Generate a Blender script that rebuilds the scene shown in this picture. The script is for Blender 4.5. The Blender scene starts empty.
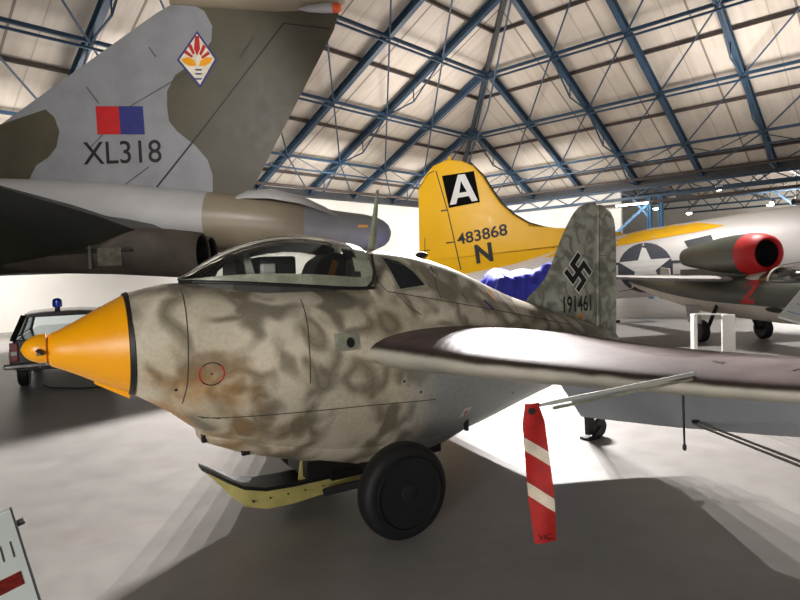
import bpy, bmesh, math, random
from mathutils import Vector, Matrix
from mathutils.bvhtree import BVHTree
random.seed(7)
PI = math.pi
sc = bpy.context.scene
COL = sc.collection
sc.view_settings.view_transform = 'Standard'
sc.view_settings.look = 'None'
sc.view_settings.gamma = 1
sc.view_settings.use_curve_mapping = False
sc.view_settings.exposure = 0.16

def V(*a): return Vector(a)
def sstep(a, b, x):
    t = max(0, min(1, (x-a)/(b-a))); return t*t*(3-2*t)
def interp(tab, x):
    """smooth (Catmull style) interpolation of a table of (x, a, b, c..)"""
    if x <= tab[0][0]: return tab[0][1:]
    if x >= tab[-1][0]: return tab[-1][1:]
    for i in range(len(tab)-1):
        if tab[i][0] <= x <= tab[i+1][0]: break
    p1, p2 = tab[i], tab[i+1]
    p0 = tab[max(0, i-1)]; p3 = tab[min(len(tab)-1, i+2)]
    h = p2[0]-p1[0]
    if h < 1e-6: return p2[1:]
    t = (x-p1[0])/h
    out = []
    for k in range(1, len(p1)):
        m1 = (p2[k]-p0[k])/(p2[0]-p0[0]) if p2[0] != p0[0] else 0
        m2 = (p3[k]-p1[k])/(p3[0]-p1[0]) if p3[0] != p1[0] else 0
        t2, t3 = t*t, t*t*t
        out.append((2*t3-3*t2+1)*p1[k]+(t3-2*t2+t)*h*m1+(-2*t3+3*t2)*p2[k]+(t3-t2)*h*m2)
    return out

# ------------------------------------------------------------------ materials
def srgb(r, g, b):
    def c(v):
        v /= 255.0
        return v/12.92 if v <= .04045 else ((v+.055)/1.055)**2.4
    return (c(r), c(g), c(b), 1)
class Mat:
    def __init__(s, name):
        s.m = bpy.data.materials.new(name); s.m.use_nodes = True
        s.nt = s.m.node_tree; s.n = s.nt.nodes; s.l = s.nt.links
        s.b = s.n['Principled BSDF']; s.out = s.n['Material Output']
    def node(s, t, **kw):
        nd = s.n.new(t)
        for k, v in kw.items():
            if k in nd.inputs: nd.inputs[k].default_value = v
            else: setattr(nd, k, v)
        return nd
    def link(s, a, b): s.l.new(a, b)
    def coords(s, scale=(1, 1, 1)):
        tc = s.node('ShaderNodeTexCoord'); mp = s.node('ShaderNodeMapping')
        mp.inputs['Scale'].default_value = scale
        s.link(tc.outputs['Object'], mp.inputs['Vector']); return mp.outputs[0]
    def noise(s, vec, scale, detail=3, rough=.5, dist=0.0):
        nd = s.node('ShaderNodeTexNoise', Scale=scale, Detail=detail, Roughness=rough, Distortion=dist)
        s.link(vec, nd.inputs['Vector']); return nd.outputs['Fac']
    def ramp(s, fac, stops, interp='LINEAR'):
        r = s.node('ShaderNodeValToRGB'); cr = r.color_ramp; cr.interpolation = interp
        while len(cr.elements) < len(stops): cr.elements.new(.5)
        for e, (p, c) in zip(cr.elements, stops): e.position = p; e.color = c
        s.link(fac, r.inputs[0]); return r.outputs[0]
    def mix(s, fac, a, b, mode='MIX'):
        m = s.node('ShaderNodeMix', data_type='RGBA', blend_type=mode)
        for sock, v in ((m.inputs[0], fac), (m.inputs[6], a), (m.inputs[7], b)):
            if hasattr(v, 'is_linked') or hasattr(v, 'links'): s.link(v, sock)
            else: sock.default_value = v
        return m.outputs[2]
    def math(s, op, a, b=None, c=None, clamp=False):
        m = s.node('ShaderNodeMath', operation=op); m.use_clamp = clamp
        for i, v in enumerate((a, b, c)):
            if v is None: continue
            if hasattr(v, 'links'): s.link(v, m.inputs[i])
            else: m.inputs[i].default_value = v
        return m.outputs[0]
def simple(name, col, rough=.5, metal=0, var=.12, scale=8, emit=None, spec=.5, coat=0):
    M = Mat(name)
    v = M.coords(); f = M.noise(v, scale, 4)
    d = tuple(c*(1-var) for c in col[:3])+(1,); l = tuple(min(1, c*(1+var)) for c in col[:3])+(1,)
    c = M.ramp(f, [(.3, d), (.7, l)]); M.link(c, M.b.inputs['Base Color'])
    M.b.inputs['Roughness'].default_value = rough; M.b.inputs['Metallic'].default_value = metal
    M.b.inputs['Specular IOR Level'].default_value = spec
    M.b.inputs['Coat Weight'].default_value = coat
    if emit:
        M.b.inputs['Emission Color'].default_value = col; M.b.inputs['Emission Strength'].default_value = emit
    return M.m
def bright_paint(name, col, rough=.4, var=.05, scale=3, dirt=.15):
    M = Mat(name); v = M.coords()
    f = M.noise(v, scale, 5, .6)
    d = tuple(c*(1-dirt) for c in col[:3])+(1,)
    c = M.ramp(f, [(.35, d), (.6, col)]); M.link(c, M.b.inputs['Base Color'])
    g = M.noise(v, scale*4, 3)
    r = M.math('MULTIPLY_ADD', g, .2, rough-.1); M.link(r, M.b.inputs['Roughness'])
    return M.m

def mat_mottle(name, base, base2, dark, sc1, sc2, strength=.75, nose=False, rough=.38):
    M = Mat(name); v = M.coords()
    n0 = M.noise(v, 1.3, 3)
    c = M.ramp(n0, [(.35, base2), (.62, base)])
    # soft squiggles: a band around the mid level of a distorted noise
    n1 = M.noise(v, sc1, .6, .3, .35)
    d = M.math('ABSOLUTE', M.math('SUBTRACT', n1, .49))
    sq = M.ramp(d, [(.0, (1, 1, 1, 1)), (.02, (.85, .85, .85, 1)), (.13, (0, 0, 0, 1))], 'EASE')
    n2 = M.noise(v, sc2, 1, .4, .3)
    bl = M.ramp(n2, [(.47, (0, 0, 0, 1)), (.66, (1, 1, 1, 1))], 'EASE')
    n3 = M.noise(v, sc2*.7, 1)
    gate = M.ramp(n3, [(.36, (0, 0, 0, 1)), (.50, (1, 1, 1, 1))])
    f = M.math('MULTIPLY', sq, gate)
    f = M.math('MAXIMUM', f, bl)
    f = M.math('MULTIPLY', f, strength, clamp=True)
    dk = M.ramp(M.noise(v, 2.0, 2), [(.4, dark[0]), (.6, dark[1])])
    c = M.mix(f, c, dk)
    if nose:
        # ochre tint low on the nose: yellow reflections put into the colour
        sx = M.node('ShaderNodeSeparateXYZ'); M.link(v, sx.inputs[0])
        a = M.math('MULTIPLY_ADD', sx.outputs[0], -1.2, 1.95, clamp=True)
        b = M.math('MULTIPLY_ADD', sx.outputs[2], -2.2, 3.1, clamp=True)
        w = M.math('MULTIPLY', M.math('MULTIPLY', a, b), M.ramp(M.noise(v, 3.0, 2), [(.38, (0, 0, 0, 1)), (.62, (1, 1, 1, 1))]))
        c = M.mix(M.math('MULTIPLY', w, .85), c, srgb(178, 124, 44))
        # plain grey-blue belly aft
        a = M.math('MULTIPLY_ADD', sx.outputs[0], 2.6, -5.9, clamp=True)
        nz = M.math('MULTIPLY_ADD', M.noise(v, 4, 2), .5, -.25)
        zz = M.math('ADD', sx.outputs[2], nz)
        b = M.math('MULTIPLY_ADD', zz, -5.0, 6.0, clamp=True)
        c = M.mix(M.math('MULTIPLY', a, b), c, srgb(150, 151, 148))
    fine = M.noise(v, 40, 4)
    c = M.mix(.10, c, M.ramp(fine, [(.3, (0, 0, 0, 1)), (.7, (1, 1, 1, 1))]), 'OVERLAY')
    M.link(c, M.b.inputs['Base Color'])
    r = M.math('MULTIPLY_ADD', M.noise(v, 9, 3), .25, rough-.1); M.link(r, M.b.inputs['Roughness'])
    return M.m
BASE = srgb(224, 214, 192); BASE2 = srgb(190, 180, 156)
m_fus = mat_mottle('mottled_fuselage_paint', BASE, BASE2, (srgb(88, 76, 52), srgb(86, 82, 68)), 3.7, 4.2, .78, True)
m_fin = mat_mottle('mottled_fin_paint', srgb(182, 182, 166), srgb(158, 158, 144), (srgb(78, 78, 68), srgb(92, 92, 80)), 7, 6, .65)

def mat_wing():
    M = Mat('wing_paint'); v = M.coords()
    at = M.node('ShaderNodeAttribute', attribute_name='upper')
    n = M.noise(v, 2.2, 3, .5, .4)
    up = M.ramp(n, [(.35, srgb(92, 78, 77)), (.62, srgb(118, 102, 100))])
    lo = M.ramp(M.noise(v, 3, 3), [(.3, srgb(164, 162, 150)), (.65, srgb(190, 184, 168))])
    a = M.math('ADD', at.outputs['Fac'], M.math('MULTIPLY_ADD', M.noise(v, 5, 2), .3, -.15))
    f = M.ramp(a, [(.32, (0, 0, 0, 1)), (.52, (1, 1, 1, 1))], 'EASE')
    c = M.mix(f, lo, up)
    # soft dark band where upper colour meets underside: overspray plus painted-in shading
    e = M.ramp(a, [(.18, (0, 0, 0, 1)), (.45, (1, 1, 1, 1)), (.85, (0, 0, 0, 1))], 'EASE')
    c = M.mix(M.math('MULTIPLY', e, .9), c, srgb(52, 42, 36))
    M.link(c, M.b.inputs['Base Color']); M.b.inputs['Specular IOR Level'].default_value = .22
    r = M.math('MULTIPLY_ADD', M.noise(v, 14, 4), .2, .46); M.link(r, M.b.inputs['Roughness'])
    return M.m
m_wing = mat_wing()
m_under = bright_paint('grey_blue_underside_paint', srgb(150, 153, 158), .5, dirt=.12)
m_flapdark = simple('dark_flap_gap', srgb(62, 64, 68), .6)
m_canframe = mat_mottle('canopy_frame_paint', srgb(176, 176, 156), srgb(150, 152, 134), (srgb(98, 98, 78), srgb(104, 108, 90)), 7, 6, .5)
m_yellow = bright_paint('yellow_orange_gloss_paint', srgb(255, 172, 0), .34, dirt=.08, scale=2)
m_black = simple('black_paint', srgb(28, 27, 26), .5)
m_line = simple('panel_line_shadow_gap', srgb(70, 66, 56), .7)
m_rubber = simple('black_tyre_rubber', srgb(22, 22, 23), .62, var=.25, scale=20)
m_hub = simple('dark_grey_hub', srgb(40, 40, 42), .4, .2)
m_steel = simple('worn_steel', srgb(120, 118, 112), .4, .8)
m_darkmetal = simple('dark_metal', srgb(38, 37, 36), .5, .5)
m_cream = bright_paint('cream_yellow_skid_paint', srgb(196, 184, 112), .5, dirt=.25, scale=7)
m_white = simple('white_paint', srgb(232, 230, 224), .5, var=.03)
m_red = bright_paint('red_paint', srgb(196, 28, 30), .5)
m_redcloth = bright_paint('red_streamer_cloth', srgb(168, 24, 18), .75, dirt=.3, scale=14)
m_whitecloth = bright_paint('white_streamer_cloth', srgb(214, 200, 180), .75, dirt=.2, scale=14)
m_orange = bright_paint('orange_stencil_paint', srgb(226, 150, 36), .5)
m_blue = simple('dark_blue_paint', srgb(44, 48, 118), .5)
m_seat = simple('dark_green_grey_seat', srgb(58, 60, 56), .6)
m_pale = simple('pale_grey_paint', srgb(196, 196, 188), .5)

def mat_glass(name, tint=(1, 1, 1, 1), gl=.5, rough=.03, op=0.0):
    M = Mat(name); n = M.n; n.remove(M.b)
    tr = M.node('ShaderNodeBsdfTransparent'); tr.inputs[0].default_value = tint
    g = M.node('ShaderNodeBsdfGlossy'); g.inputs['Roughness'].default_value = rough
    g.inputs[0].default_value = (.95, .95, .95, 1)
    fr = M.node('ShaderNodeFresnel', IOR=1.5)
    f = M.math('MULTIPLY_ADD', fr.outputs[0], gl, op, clamp=True)
    mx = M.node('ShaderNodeMixShader'); M.link(f, mx.inputs[0]); M.link(tr.outputs[0], mx.inputs[1]); M.link(g.outputs[0], mx.inputs[2])
    M.link(mx.outputs[0], M.out.inputs[0]); return M.m
m_glass = mat_glass('clear_canopy_glass', (.86, .88, .86, 1), 1.2, .06, .05)
m_darkglass = simple('dark_window_glass', srgb(40, 42, 44), .12, spec=.6)
m_carglass = mat_glass('car_glass', (.85, .9, .92, 1), .8)

def mat_floor():
    M = Mat('painted_floor'); v = M.coords()
    a = M.noise(v, .35, 5, .6); b = M.noise(v, 3.5, 6, .65)
    c = M.ramp(a, [(.35, srgb(146, 143, 140)), (.65, srgb(163, 160, 157))])
    c = M.mix(.25, c, M.ramp(b, [(.35, srgb(120, 112, 102)), (.6, srgb(206, 202, 196))]), 'MULTIPLY')
    # worn scuffs
    mp = M.coords((.6, 2.2, 1)); s = M.noise(mp, 1.1, 5, .7, .6)
    c = M.mix(M.ramp(s, [(.58, (0, 0, 0, 1)), (.74, (.35, .35, .35, 1))]), c, srgb(130, 116, 98))
    M.link(c, M.b.inputs['Base Color'])
    r = M.math('MULTIPLY_ADD', b, .25, .28); M.link(r, M.b.inputs['Roughness'])
    M.b.inputs['Specular IOR Level'].default_value = .4
    return M.m
m_floor = mat_floor()
m_wall = simple('white_wall_paint', srgb(226, 223, 216), .8, var=.03, scale=.6)
m_wallstrip = simple('grey_skirting_paint', srgb(170, 166, 158), .7)
def mat_roof():
    M = Mat('roof_lining_panels'); uv = M.node('ShaderNodeUVMap')
    sx = M.node('ShaderNodeSeparateXYZ'); M.link(uv.outputs[0], sx.inputs[0])
    v = M.coords(); n = M.noise(v, .5, 4, .6)
    c = M.ramp(n, [(.3, srgb(206, 196, 184)), (.7, srgb(222, 213, 202))])
    st = M.node('ShaderNodeMapping'); st.inputs['Scale'].default_value = (1.2, .08, 1); M.link(uv.outputs[0], st.inputs[0])
    c = M.mix(.35, c, M.ramp(M.noise(st.outputs[0], 3, 4, .6), [(.35, srgb(190, 182, 170)), (.6, srgb(235, 230, 222))]), 'MULTIPLY')
    fx = M.math('FRACT', M.math('MULTIPLY', sx.outputs[0], 1/1.5))
    ln = M.math('LESS_THAN', fx, .03)
    fx2 = M.math('FRACT', M.math('MULTIPLY', M.math('ADD', sx.outputs[0], .75), 1/3.0))
    ln2 = M.math('MULTIPLY', M.math('LESS_THAN', fx2, .025), .8)
    c = M.mix(M.math('MAXIMUM', M.math('MULTIPLY', ln, .35), ln2), c, srgb(110, 100, 88))
    fy = M.math('FRACT', M.math('MULTIPLY', sx.outputs[1], 1/1.8))
    c = M.mix(M.math('MULTIPLY', M.math('LESS_THAN', fy, .015), .08), c, srgb(120, 108, 94))
    M.link(c, M.b.inputs['Base Color']); M.b.inputs['Roughness'].default_value = .8
    return M.m
m_roof = mat_roof()
m_bluesteel = simple('blue_painted_steel', srgb(44, 68, 90), .5, var=.25, scale=1.5)
m_lightblue = simple('light_blue_painted_steel', srgb(94, 142, 184), .5, var=.1)
m_brownsteel = simple('brown_timber_purlin', srgb(72, 62, 57), .7, var=.2, scale=2)
m_darkbeam = simple('dark_grey_beam', srgb(58, 60, 64), .6, var=.3, scale=1)
m_lamp = simple('lamp_glow', (1, .96, .88, 1), .4, emit=14, var=0)
m_hallroof = simple('adjoining_hall_lining', srgb(170, 160, 148), .8, var=.2, scale=.5)

def mat_camo(name, grey, green, soft=.012, sc_=.28, thr=.5, off=(0, 0, 0)):
    M = Mat(name); tc = M.node('ShaderNodeTexCoord'); mp = M.node('ShaderNodeMapping'); mp.inputs['Location'].default_value = off
    M.link(tc.outputs['Object'], mp.inputs[0]); v = mp.outputs[0]
    n = M.noise(v, sc_, 1, .3, .2)
    c = M.ramp(n, [(thr-soft, green), (thr+soft, grey)])
    n2 = M.noise(v, 1.6, 5, .65)
    c = M.mix(.35, c, M.ramp(n2, [(.3, (.45, .45, .45, 1)), (.65, (1, 1, 1, 1))]), 'MULTIPLY')
    M.link(c, M.b.inputs['Base Color']); M.b.inputs['Roughness'].default_value = .5
    return M.m
GREY = srgb(150, 148, 152); GREEN = srgb(92, 86, 66)
m_vgrey = bright_paint('bomber_grey_paint', srgb(150, 151, 153), .45, dirt=.18, scale=1.2)
m_vgreen = bright_paint('bomber_dark_green_paint', srgb(88, 82, 64), .5, dirt=.22, scale=1.2)
m_vtan = bright_paint('bomber_tail_tan_green_paint', srgb(150, 138, 116), .4, dirt=.12, scale=1)
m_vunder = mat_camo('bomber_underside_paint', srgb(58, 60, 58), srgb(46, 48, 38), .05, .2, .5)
m_vlight = bright_paint('bomber_light_grey_paint', srgb(186, 184, 182), .45, dirt=.1, scale=1)
m_soot = simple('sooty_metal', srgb(74, 66, 58), .7, .0, var=.4, scale=2)
m_byellow = bright_paint('yellow_tail_paint', srgb(252, 192, 0), .45, dirt=.04, scale=1)
m_bwhite = simple('pale_bare_metal', srgb(224, 219, 214), .5, .15, var=.05, scale=.5)
m_insig = simple('insignia_dark_blue', srgb(70, 72, 80), .6)
m_hgreen = bright_paint('dark_green_jet_paint', srgb(74, 76, 66), .4, dirt=.25, scale=2)
m_hcream = bright_paint('cream_jet_paint', srgb(212, 204, 186), .45, dirt=.1)
m_hwing = bright_paint('pale_grey_wing_paint', srgb(176, 170, 164), .5, dirt=.15)
m_tarp = simple('blue_violet_tarpaulin', srgb(62, 66, 190), .55, var=.2, scale=4)
m_carblack = simple('black_car_paint', srgb(18, 18, 20), .25, var=.05, coat=.5)
m_chrome = simple('chrome', srgb(190, 190, 190), .15, 1)
m_redlens = simple('red_lens', srgb(120, 14, 16), .25)
m_bluelens = simple('blue_beacon_lens', srgb(24, 60, 190), .2)
m_board = simple('pale_board', srgb(206, 214, 208), .5, var=.03)
m_frame = simple('grey_frame', srgb(80, 80, 82), .5)
m_crimson = simple('dark_red_photo_print', srgb(110, 24, 18), .5, var=.6, scale=60)
m_cord = simple('grey_cord', srgb(112, 110, 98), .6)
m_concrete = simple('pale_cover', srgb(214, 212, 206), .6)

# ------------------------------------------------------------------ mesh builder
class MB:
    def __init__(s): s.v = []; s.f = []; s.uv = None
    def box(s, c, size, R=None):
        c = Vector(c); i = len(s.v)
        for dx in (-.5, .5):
            for dy in (-.5, .5):
                for dz in (-.5, .5):
                    p = Vector((dx*size[0], dy*size[1], dz*size[2]))
                    if R is not None: p = R @ p
                    s.v.append(c+p)
        for q in ((0, 1, 3, 2), (4, 6, 7, 5), (0, 4, 5, 1), (2, 3, 7, 6), (0, 2, 6, 4), (1, 5, 7, 3)): s.f.append([i+k for k in q])
        return s
    def bar(s, a, b, w, h, up=(0, 0, 1)):
        a = Vector(a); b = Vector(b); d = (b-a); L = d.length; d.normalize()
        up = Vector(up); sd = d.cross(up)
        if sd.length < 1e-4: sd = d.cross(Vector((1, 0, 0)))
        sd.normalize(); u = sd.cross(d).normalized()
        R = Matrix((d, sd, u)).transposed()
        return s.box((a+b)/2, (L, w, h), R)
    def ibar(s, a, b, w, h, t=.03):
        """I-section beam"""
        a = Vector(a); b = Vector(b); d = (b-a).normalized(); sd = d.cross(Vector((0, 0, 1))).normalized(); u = sd.cross(d)
        s.bar(a+u*(h/2), b+u*(h/2), w, t*1.6); s.bar(a-u*(h/2), b-u*(h/2), w, t*1.6); s.bar(a, b, t, h)
        return s
    def tube(s, a, b, r0, r1=None, n=10, caps=True):
        if r1 is None: r1 = r0
        a = Vector(a); b = Vector(b); d = (b-a).normalized()
        x = d.orthogonal().normalized(); y = d.cross(x)
        r = []
        for p, rr in ((a, r0), (b, r1)):
            r.append([p+x*math.cos(2*PI*k/n)*rr+y*math.sin(2*PI*k/n)*rr for k in range(n)])
        return s.loft(r, caps)
    def loft(s, rings, caps=True, closed=True):
        i = len(s.v); n = len(rings[0])
        for r in rings: s.v += [Vector(p) for p in r]
        for a in range(len(rings)-1):
            for k in range(n if closed else n-1):
                k2 = (k+1) % n
                s.f.append([i+a*n+k, i+a*n+k2, i+(a+1)*n+k2, i+(a+1)*n+k])
        if caps and closed:
            s.f.append([i+k for k in range(n)][::-1]); s.f.append([i+(len(rings)-1)*n+k for k in range(n)])
        return s
    def lathe(s, prof, axis='x', n=40, o=(0, 0, 0), caps=True):
        """prof: list of (axial, radius)"""
        rings = []
        for x, r in prof:
            R = []
            for k in range(n):
                a = 2*PI*k/n; c, t = math.cos(a)*r, math.sin(a)*r
                p = {'x': (x, c, t), 'y': (c, x, t), 'z': (c, t, x)}[axis]
                R.append(Vector(p)+Vector(o))
            rings.append(R)
        return s.loft(rings, caps)
    def path(s, pts, r, n=8):
        for a, b in zip(pts, pts[1:]): s.tube(a, b, r, r, n)
        return s
    def prism(s, poly, a0, a1, plane='xz'):
        n = len(poly); i = len(s.v)
        for h in (a0, a1):
            for p in poly:
                s.v.append(Vector({'xz': (p[0], h, p[1]), 'xy': (p[0], p[1], h), 'yz': (h, p[0], p[1])}[plane]))
        s.f.append(list(range(i, i+n))); s.f.append(list(range(i+n, i+2*n))[::-1])
        for k in range(n): s.f.append([i+k, i+(k+1) % n, i+n+(k+1) % n, i+n+k])
        return s
    def bm(s):
        b = bmesh.new(); vs = [b.verts.new(p) for p in s.v]
        for f in s.f:
            try: b.faces.new([vs[k] for k in f])
            except ValueError: pass
        bmesh.ops.remove_doubles(b, verts=b.verts, dist=1e-5)
        bmesh.ops.recalc_face_normals(b, faces=b.faces)
        return b
    def bvh(s):
        b = s.bm(); t = BVHTree.FromBMesh(b); b.free(); return t
    def build(s, name, mat, parent=None, smooth=35, bevel=0, **tags):
        b = s.bm(); me = bpy.data.meshes.new(name); b.to_mesh(me); b.free()
        return finish(me, name, mat, parent, smooth, bevel, **tags)
def finish(me, name, mat, parent=None, smooth=35, bevel=0, label=None, cat=None, group=None, kind=None):
    for m in (mat if isinstance(mat, (list, tuple)) else [mat]): me.materials.append(m)
    o = bpy.data.objects.new(name, me); COL.objects.link(o)
    if parent: o.parent = parent
    if smooth:
        me.polygons.foreach_set('use_smooth', [True]*len(me.polygons))
        try: me.set_sharp_from_angle(angle=math.radians(smooth))
        except Exception: pass
    if bevel:
        md = o.modifiers.new('bevel', 'BEVEL'); md.width = bevel; md.segments = 2; md.limit_method = 'ANGLE'
    tag(o, label, cat, group, kind); return o
def tag(o, label=None, cat=None, group=None, kind=None):
    if label: o['label'] = label
    if cat: o['category'] = cat
    if group: o['group'] = group
    if kind: o['kind'] = kind
    return o
def thing(name, label, cat, loc=(0, 0, 0), rotz=0, group=None, kind=None):
    o = bpy.data.objects.new(name, None); COL.objects.link(o); o.empty_display_size = .2
    o.location = loc; o.rotation_euler = (0, 0, rotz)
    return tag(o, label, cat, group, kind)

# ---- flat 2-D shapes laid onto a surface
def shape2d(polys=None, text=None, size=1, bold=0, sx=1, shear=0):
    if text is not None:
        cu = bpy.data.curves.new('t', 'FONT'); cu.body = text; cu.size = size; cu.offset = bold; cu.align_x = 'CENTER'; cu.align_y = 'CENTER'; cu.shear = shear
    else:
        cu = bpy.data.curves.new('t', 'CURVE'); cu.dimensions = '2D'; cu.fill_mode = 'BOTH'
        for pl in polys:
            sp = cu.splines.new('POLY'); sp.points.add(len(pl)-1); sp.use_cyclic_u = True
            for p, q in zip(sp.points, pl): p.co = (q[0], q[1], 0, 1)
    o = bpy.data.objects.new('t', cu); COL.objects.link(o)
    dg = bpy.context.evaluated_depsgraph_get(); dg.update()
    me = bpy.data.meshes.new_from_object(o.evaluated_get(dg))
    bpy.data.objects.remove(o); bpy.data.curves.remove(cu)
    b = bmesh.new(); b.from_mesh(me); bpy.data.meshes.remove(me)
    if sx != 1:
        for v in b.verts: v.co.x *= sx
    return b
def decal(name, mat, parent, bvh, O, U, W, D, polys=None, text=None, size=1, bold=0, sx=1, rot=0, snap=False, off=.003, maxlen=.12, thick=0, label=None, shear=0):
    """lay a flat shape (u along U, w along W from O) on the surface hit when looking along D"""
    b = shape2d(polys, text, size, bold, sx, shear)
    bmesh.ops.triangulate(b, faces=b.faces)
    for _ in range(4):
        es = [e for e in b.edges if e.calc_length() > maxlen]
        if not es: break
        bmesh.ops.subdivide_edges(b, edges=es, cuts=1); bmesh.ops.triangulate(b, faces=b.faces)
    O = Vector(O); U = Vector(U).normalized(); W = Vector(W).normalized(); D = Vector(D).normalized()
    c, s_ = math.cos(rot), math.sin(rot); last = None
    missed = []
    for v in b.verts:
        x, y = v.co.x*c-v.co.y*s_, v.co.x*s_+v.co.y*c
        p = O+U*x+W*y
        if bvh:
            h = bvh.ray_cast(p-D*3, D)
            if h[0] is not None: p = h[0]; last = (p-O).dot(D)
            elif snap:
                h = bvh.find_nearest(p)
                if h[0] is not None: p = h[0]
            else: missed.append(v)
        v.co = p-D*off
    if missed: bmesh.ops.delete(b, geom=missed, context='VERTS')
    bmesh.ops.recalc_face_normals(b, faces=b.faces)
    for f in b.faces:
        if f.normal.dot(D) > 0: f.normal_flip()
    me = bpy.data.meshes.new(name); b.to_mesh(me); b.free()
    return finish(me, name, mat, parent, 0, label=label)
def ngon(cx, cy, r, n=28, r2=None): return [(cx+r*math.cos(2*PI*k/n), cy+(r2 or r)*math.sin(2*PI*k/n)) for k in range(n)]
def strip(pts, w):
    """a polyline of width w as one polygon"""
    L, R_ = [], []
    for i, p in enumerate(pts):
        a = Vector(pts[max(0, i-1)]); b = Vector(pts[min(len(pts)-1, i+1)]); d = (b-a).normalized(); n = Vector((-d.y, d.x))*w/2
        L.append((p[0]+n.x, p[1]+n.y)); R_.append((p[0]-n.x, p[1]-n.y))
    return L+R_[::-1]
def rot2(pts, a, cx=0, cy=0):
    c, s_ = math.cos(a), math.sin(a); return [(cx+x*c-y*s_, cy+x*s_+y*c) for x, y in pts]

# ------------------------------------------------------------------ camera
HC = 1.75
cam = bpy.data.cameras.new('camera'); co = bpy.data.objects.new('camera', cam); COL.objects.link(co)
cam.sensor_width = 36; cam.lens = 585/800*36; cam.clip_start = .05; cam.clip_end = 300
p = math.radians(-2.6); a = math.radians(2.0)
fw = V(0, math.cos(p), math.sin(p)); up = V(0, -math.sin(p), math.cos(p)); rt = V(1, 0, 0)
r2 = rt*math.cos(a)-up*math.sin(a); u2 = up*math.cos(a)+rt*math.sin(a)
co.matrix_world = Matrix(((r2.x, u2.x, -fw.x, 0), (r2.y, u2.y, -fw.y, 0), (r2.z, u2.z, -fw.z, HC), (0, 0, 0, 1)))
sc.camera = co

# ================================================================== HALL
C0 = V(3.75, 39, 0); U_ = V(.684, .729, 0).normalized(); Vv = V(.729, -.684, 0).normalized()
EZ = 6.2; SL = .5
def LP(t, s, dz=0): return C0-U_*t+Vv*s+V(0, 0, EZ+SL*s+dz)   # left roof slope: t along the wall, s inwards
def RP(t, s, dz=0): return C0+Vv*t-U_*s+V(0, 0, EZ+SL*s+dz)   # right roof slope
def flr(t, s, z): return C0-U_*t+Vv*s+V(0, 0, z)
def rfl(t, s, z): return C0+Vv*t-U_*s+V(0, 0, z)

f = MB().box((5, 20, -.05), (120, 110, .1)).build('floor', m_floor, smooth=0, kind='structure')
SM = 19.0; TM = 58
def roof(name, P):
    b = bmesh.new(); uvl = b.loops.layers.uv.new('UVMap')
    quads = [((0, 0), (SM, SM), (TM, SM), (TM, 0))]
    for q in quads:
        for dz in (0, .15):
            fc = b.faces.new([b.verts.new(P(t, s, dz)) for t, s in q])
            for lp, (t, s) in zip(fc.loops, q): lp[uvl].uv = (t, s)
    me = bpy.data.meshes.new(name); b.to_mesh(me); b.free()
    finish(me, name, m_roof, None, 0, kind='structure')
roof('ceiling', LP); roof('ceiling', RP)
# left wall, end wall with opening
w = MB()
w.bar(flr(0, -.1, EZ/2), flr(TM, -.1, EZ/2), .2, EZ); w.build('wall_left', m_wall, smooth=0, kind='structure')
MB().bar(flr(0, .03, .09), flr(TM, .03, .09), .06, .18).build('baseboard_left', m_wallstrip, smooth=0, kind='structure')
MB().bar(rfl(-.2, -.1, EZ/2), rfl(11.2, -.1, EZ/2), .2, EZ).build('wall_back', m_wall, smooth=0, kind='structure')
# eave beams
MB().bar(flr(0, .15, EZ-.25), flr(TM, .15, EZ-.25), .3, .35).build('trim_1', m_darkbeam, smooth=0, kind='structure')
MB().bar(rfl(0, .15, EZ-.22), rfl(TM, .15, EZ-.22), .3, .4).build('trim_2', m_darkbeam, smooth=0, kind='structure')
# adjoining hall beyond the opening
MB().bar(rfl(-6, -24, 3.6), rfl(46, -24, 3.6), .2, 7.2).build('wall_far', m_wall, smooth=0, kind='structure')
b = MB(); b.bar(rfl(9, -12, 7.3), rfl(50, -12, 7.3), 24, .12); b.build('ceiling', m_hallroof, smooth=0, kind='structure')

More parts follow.
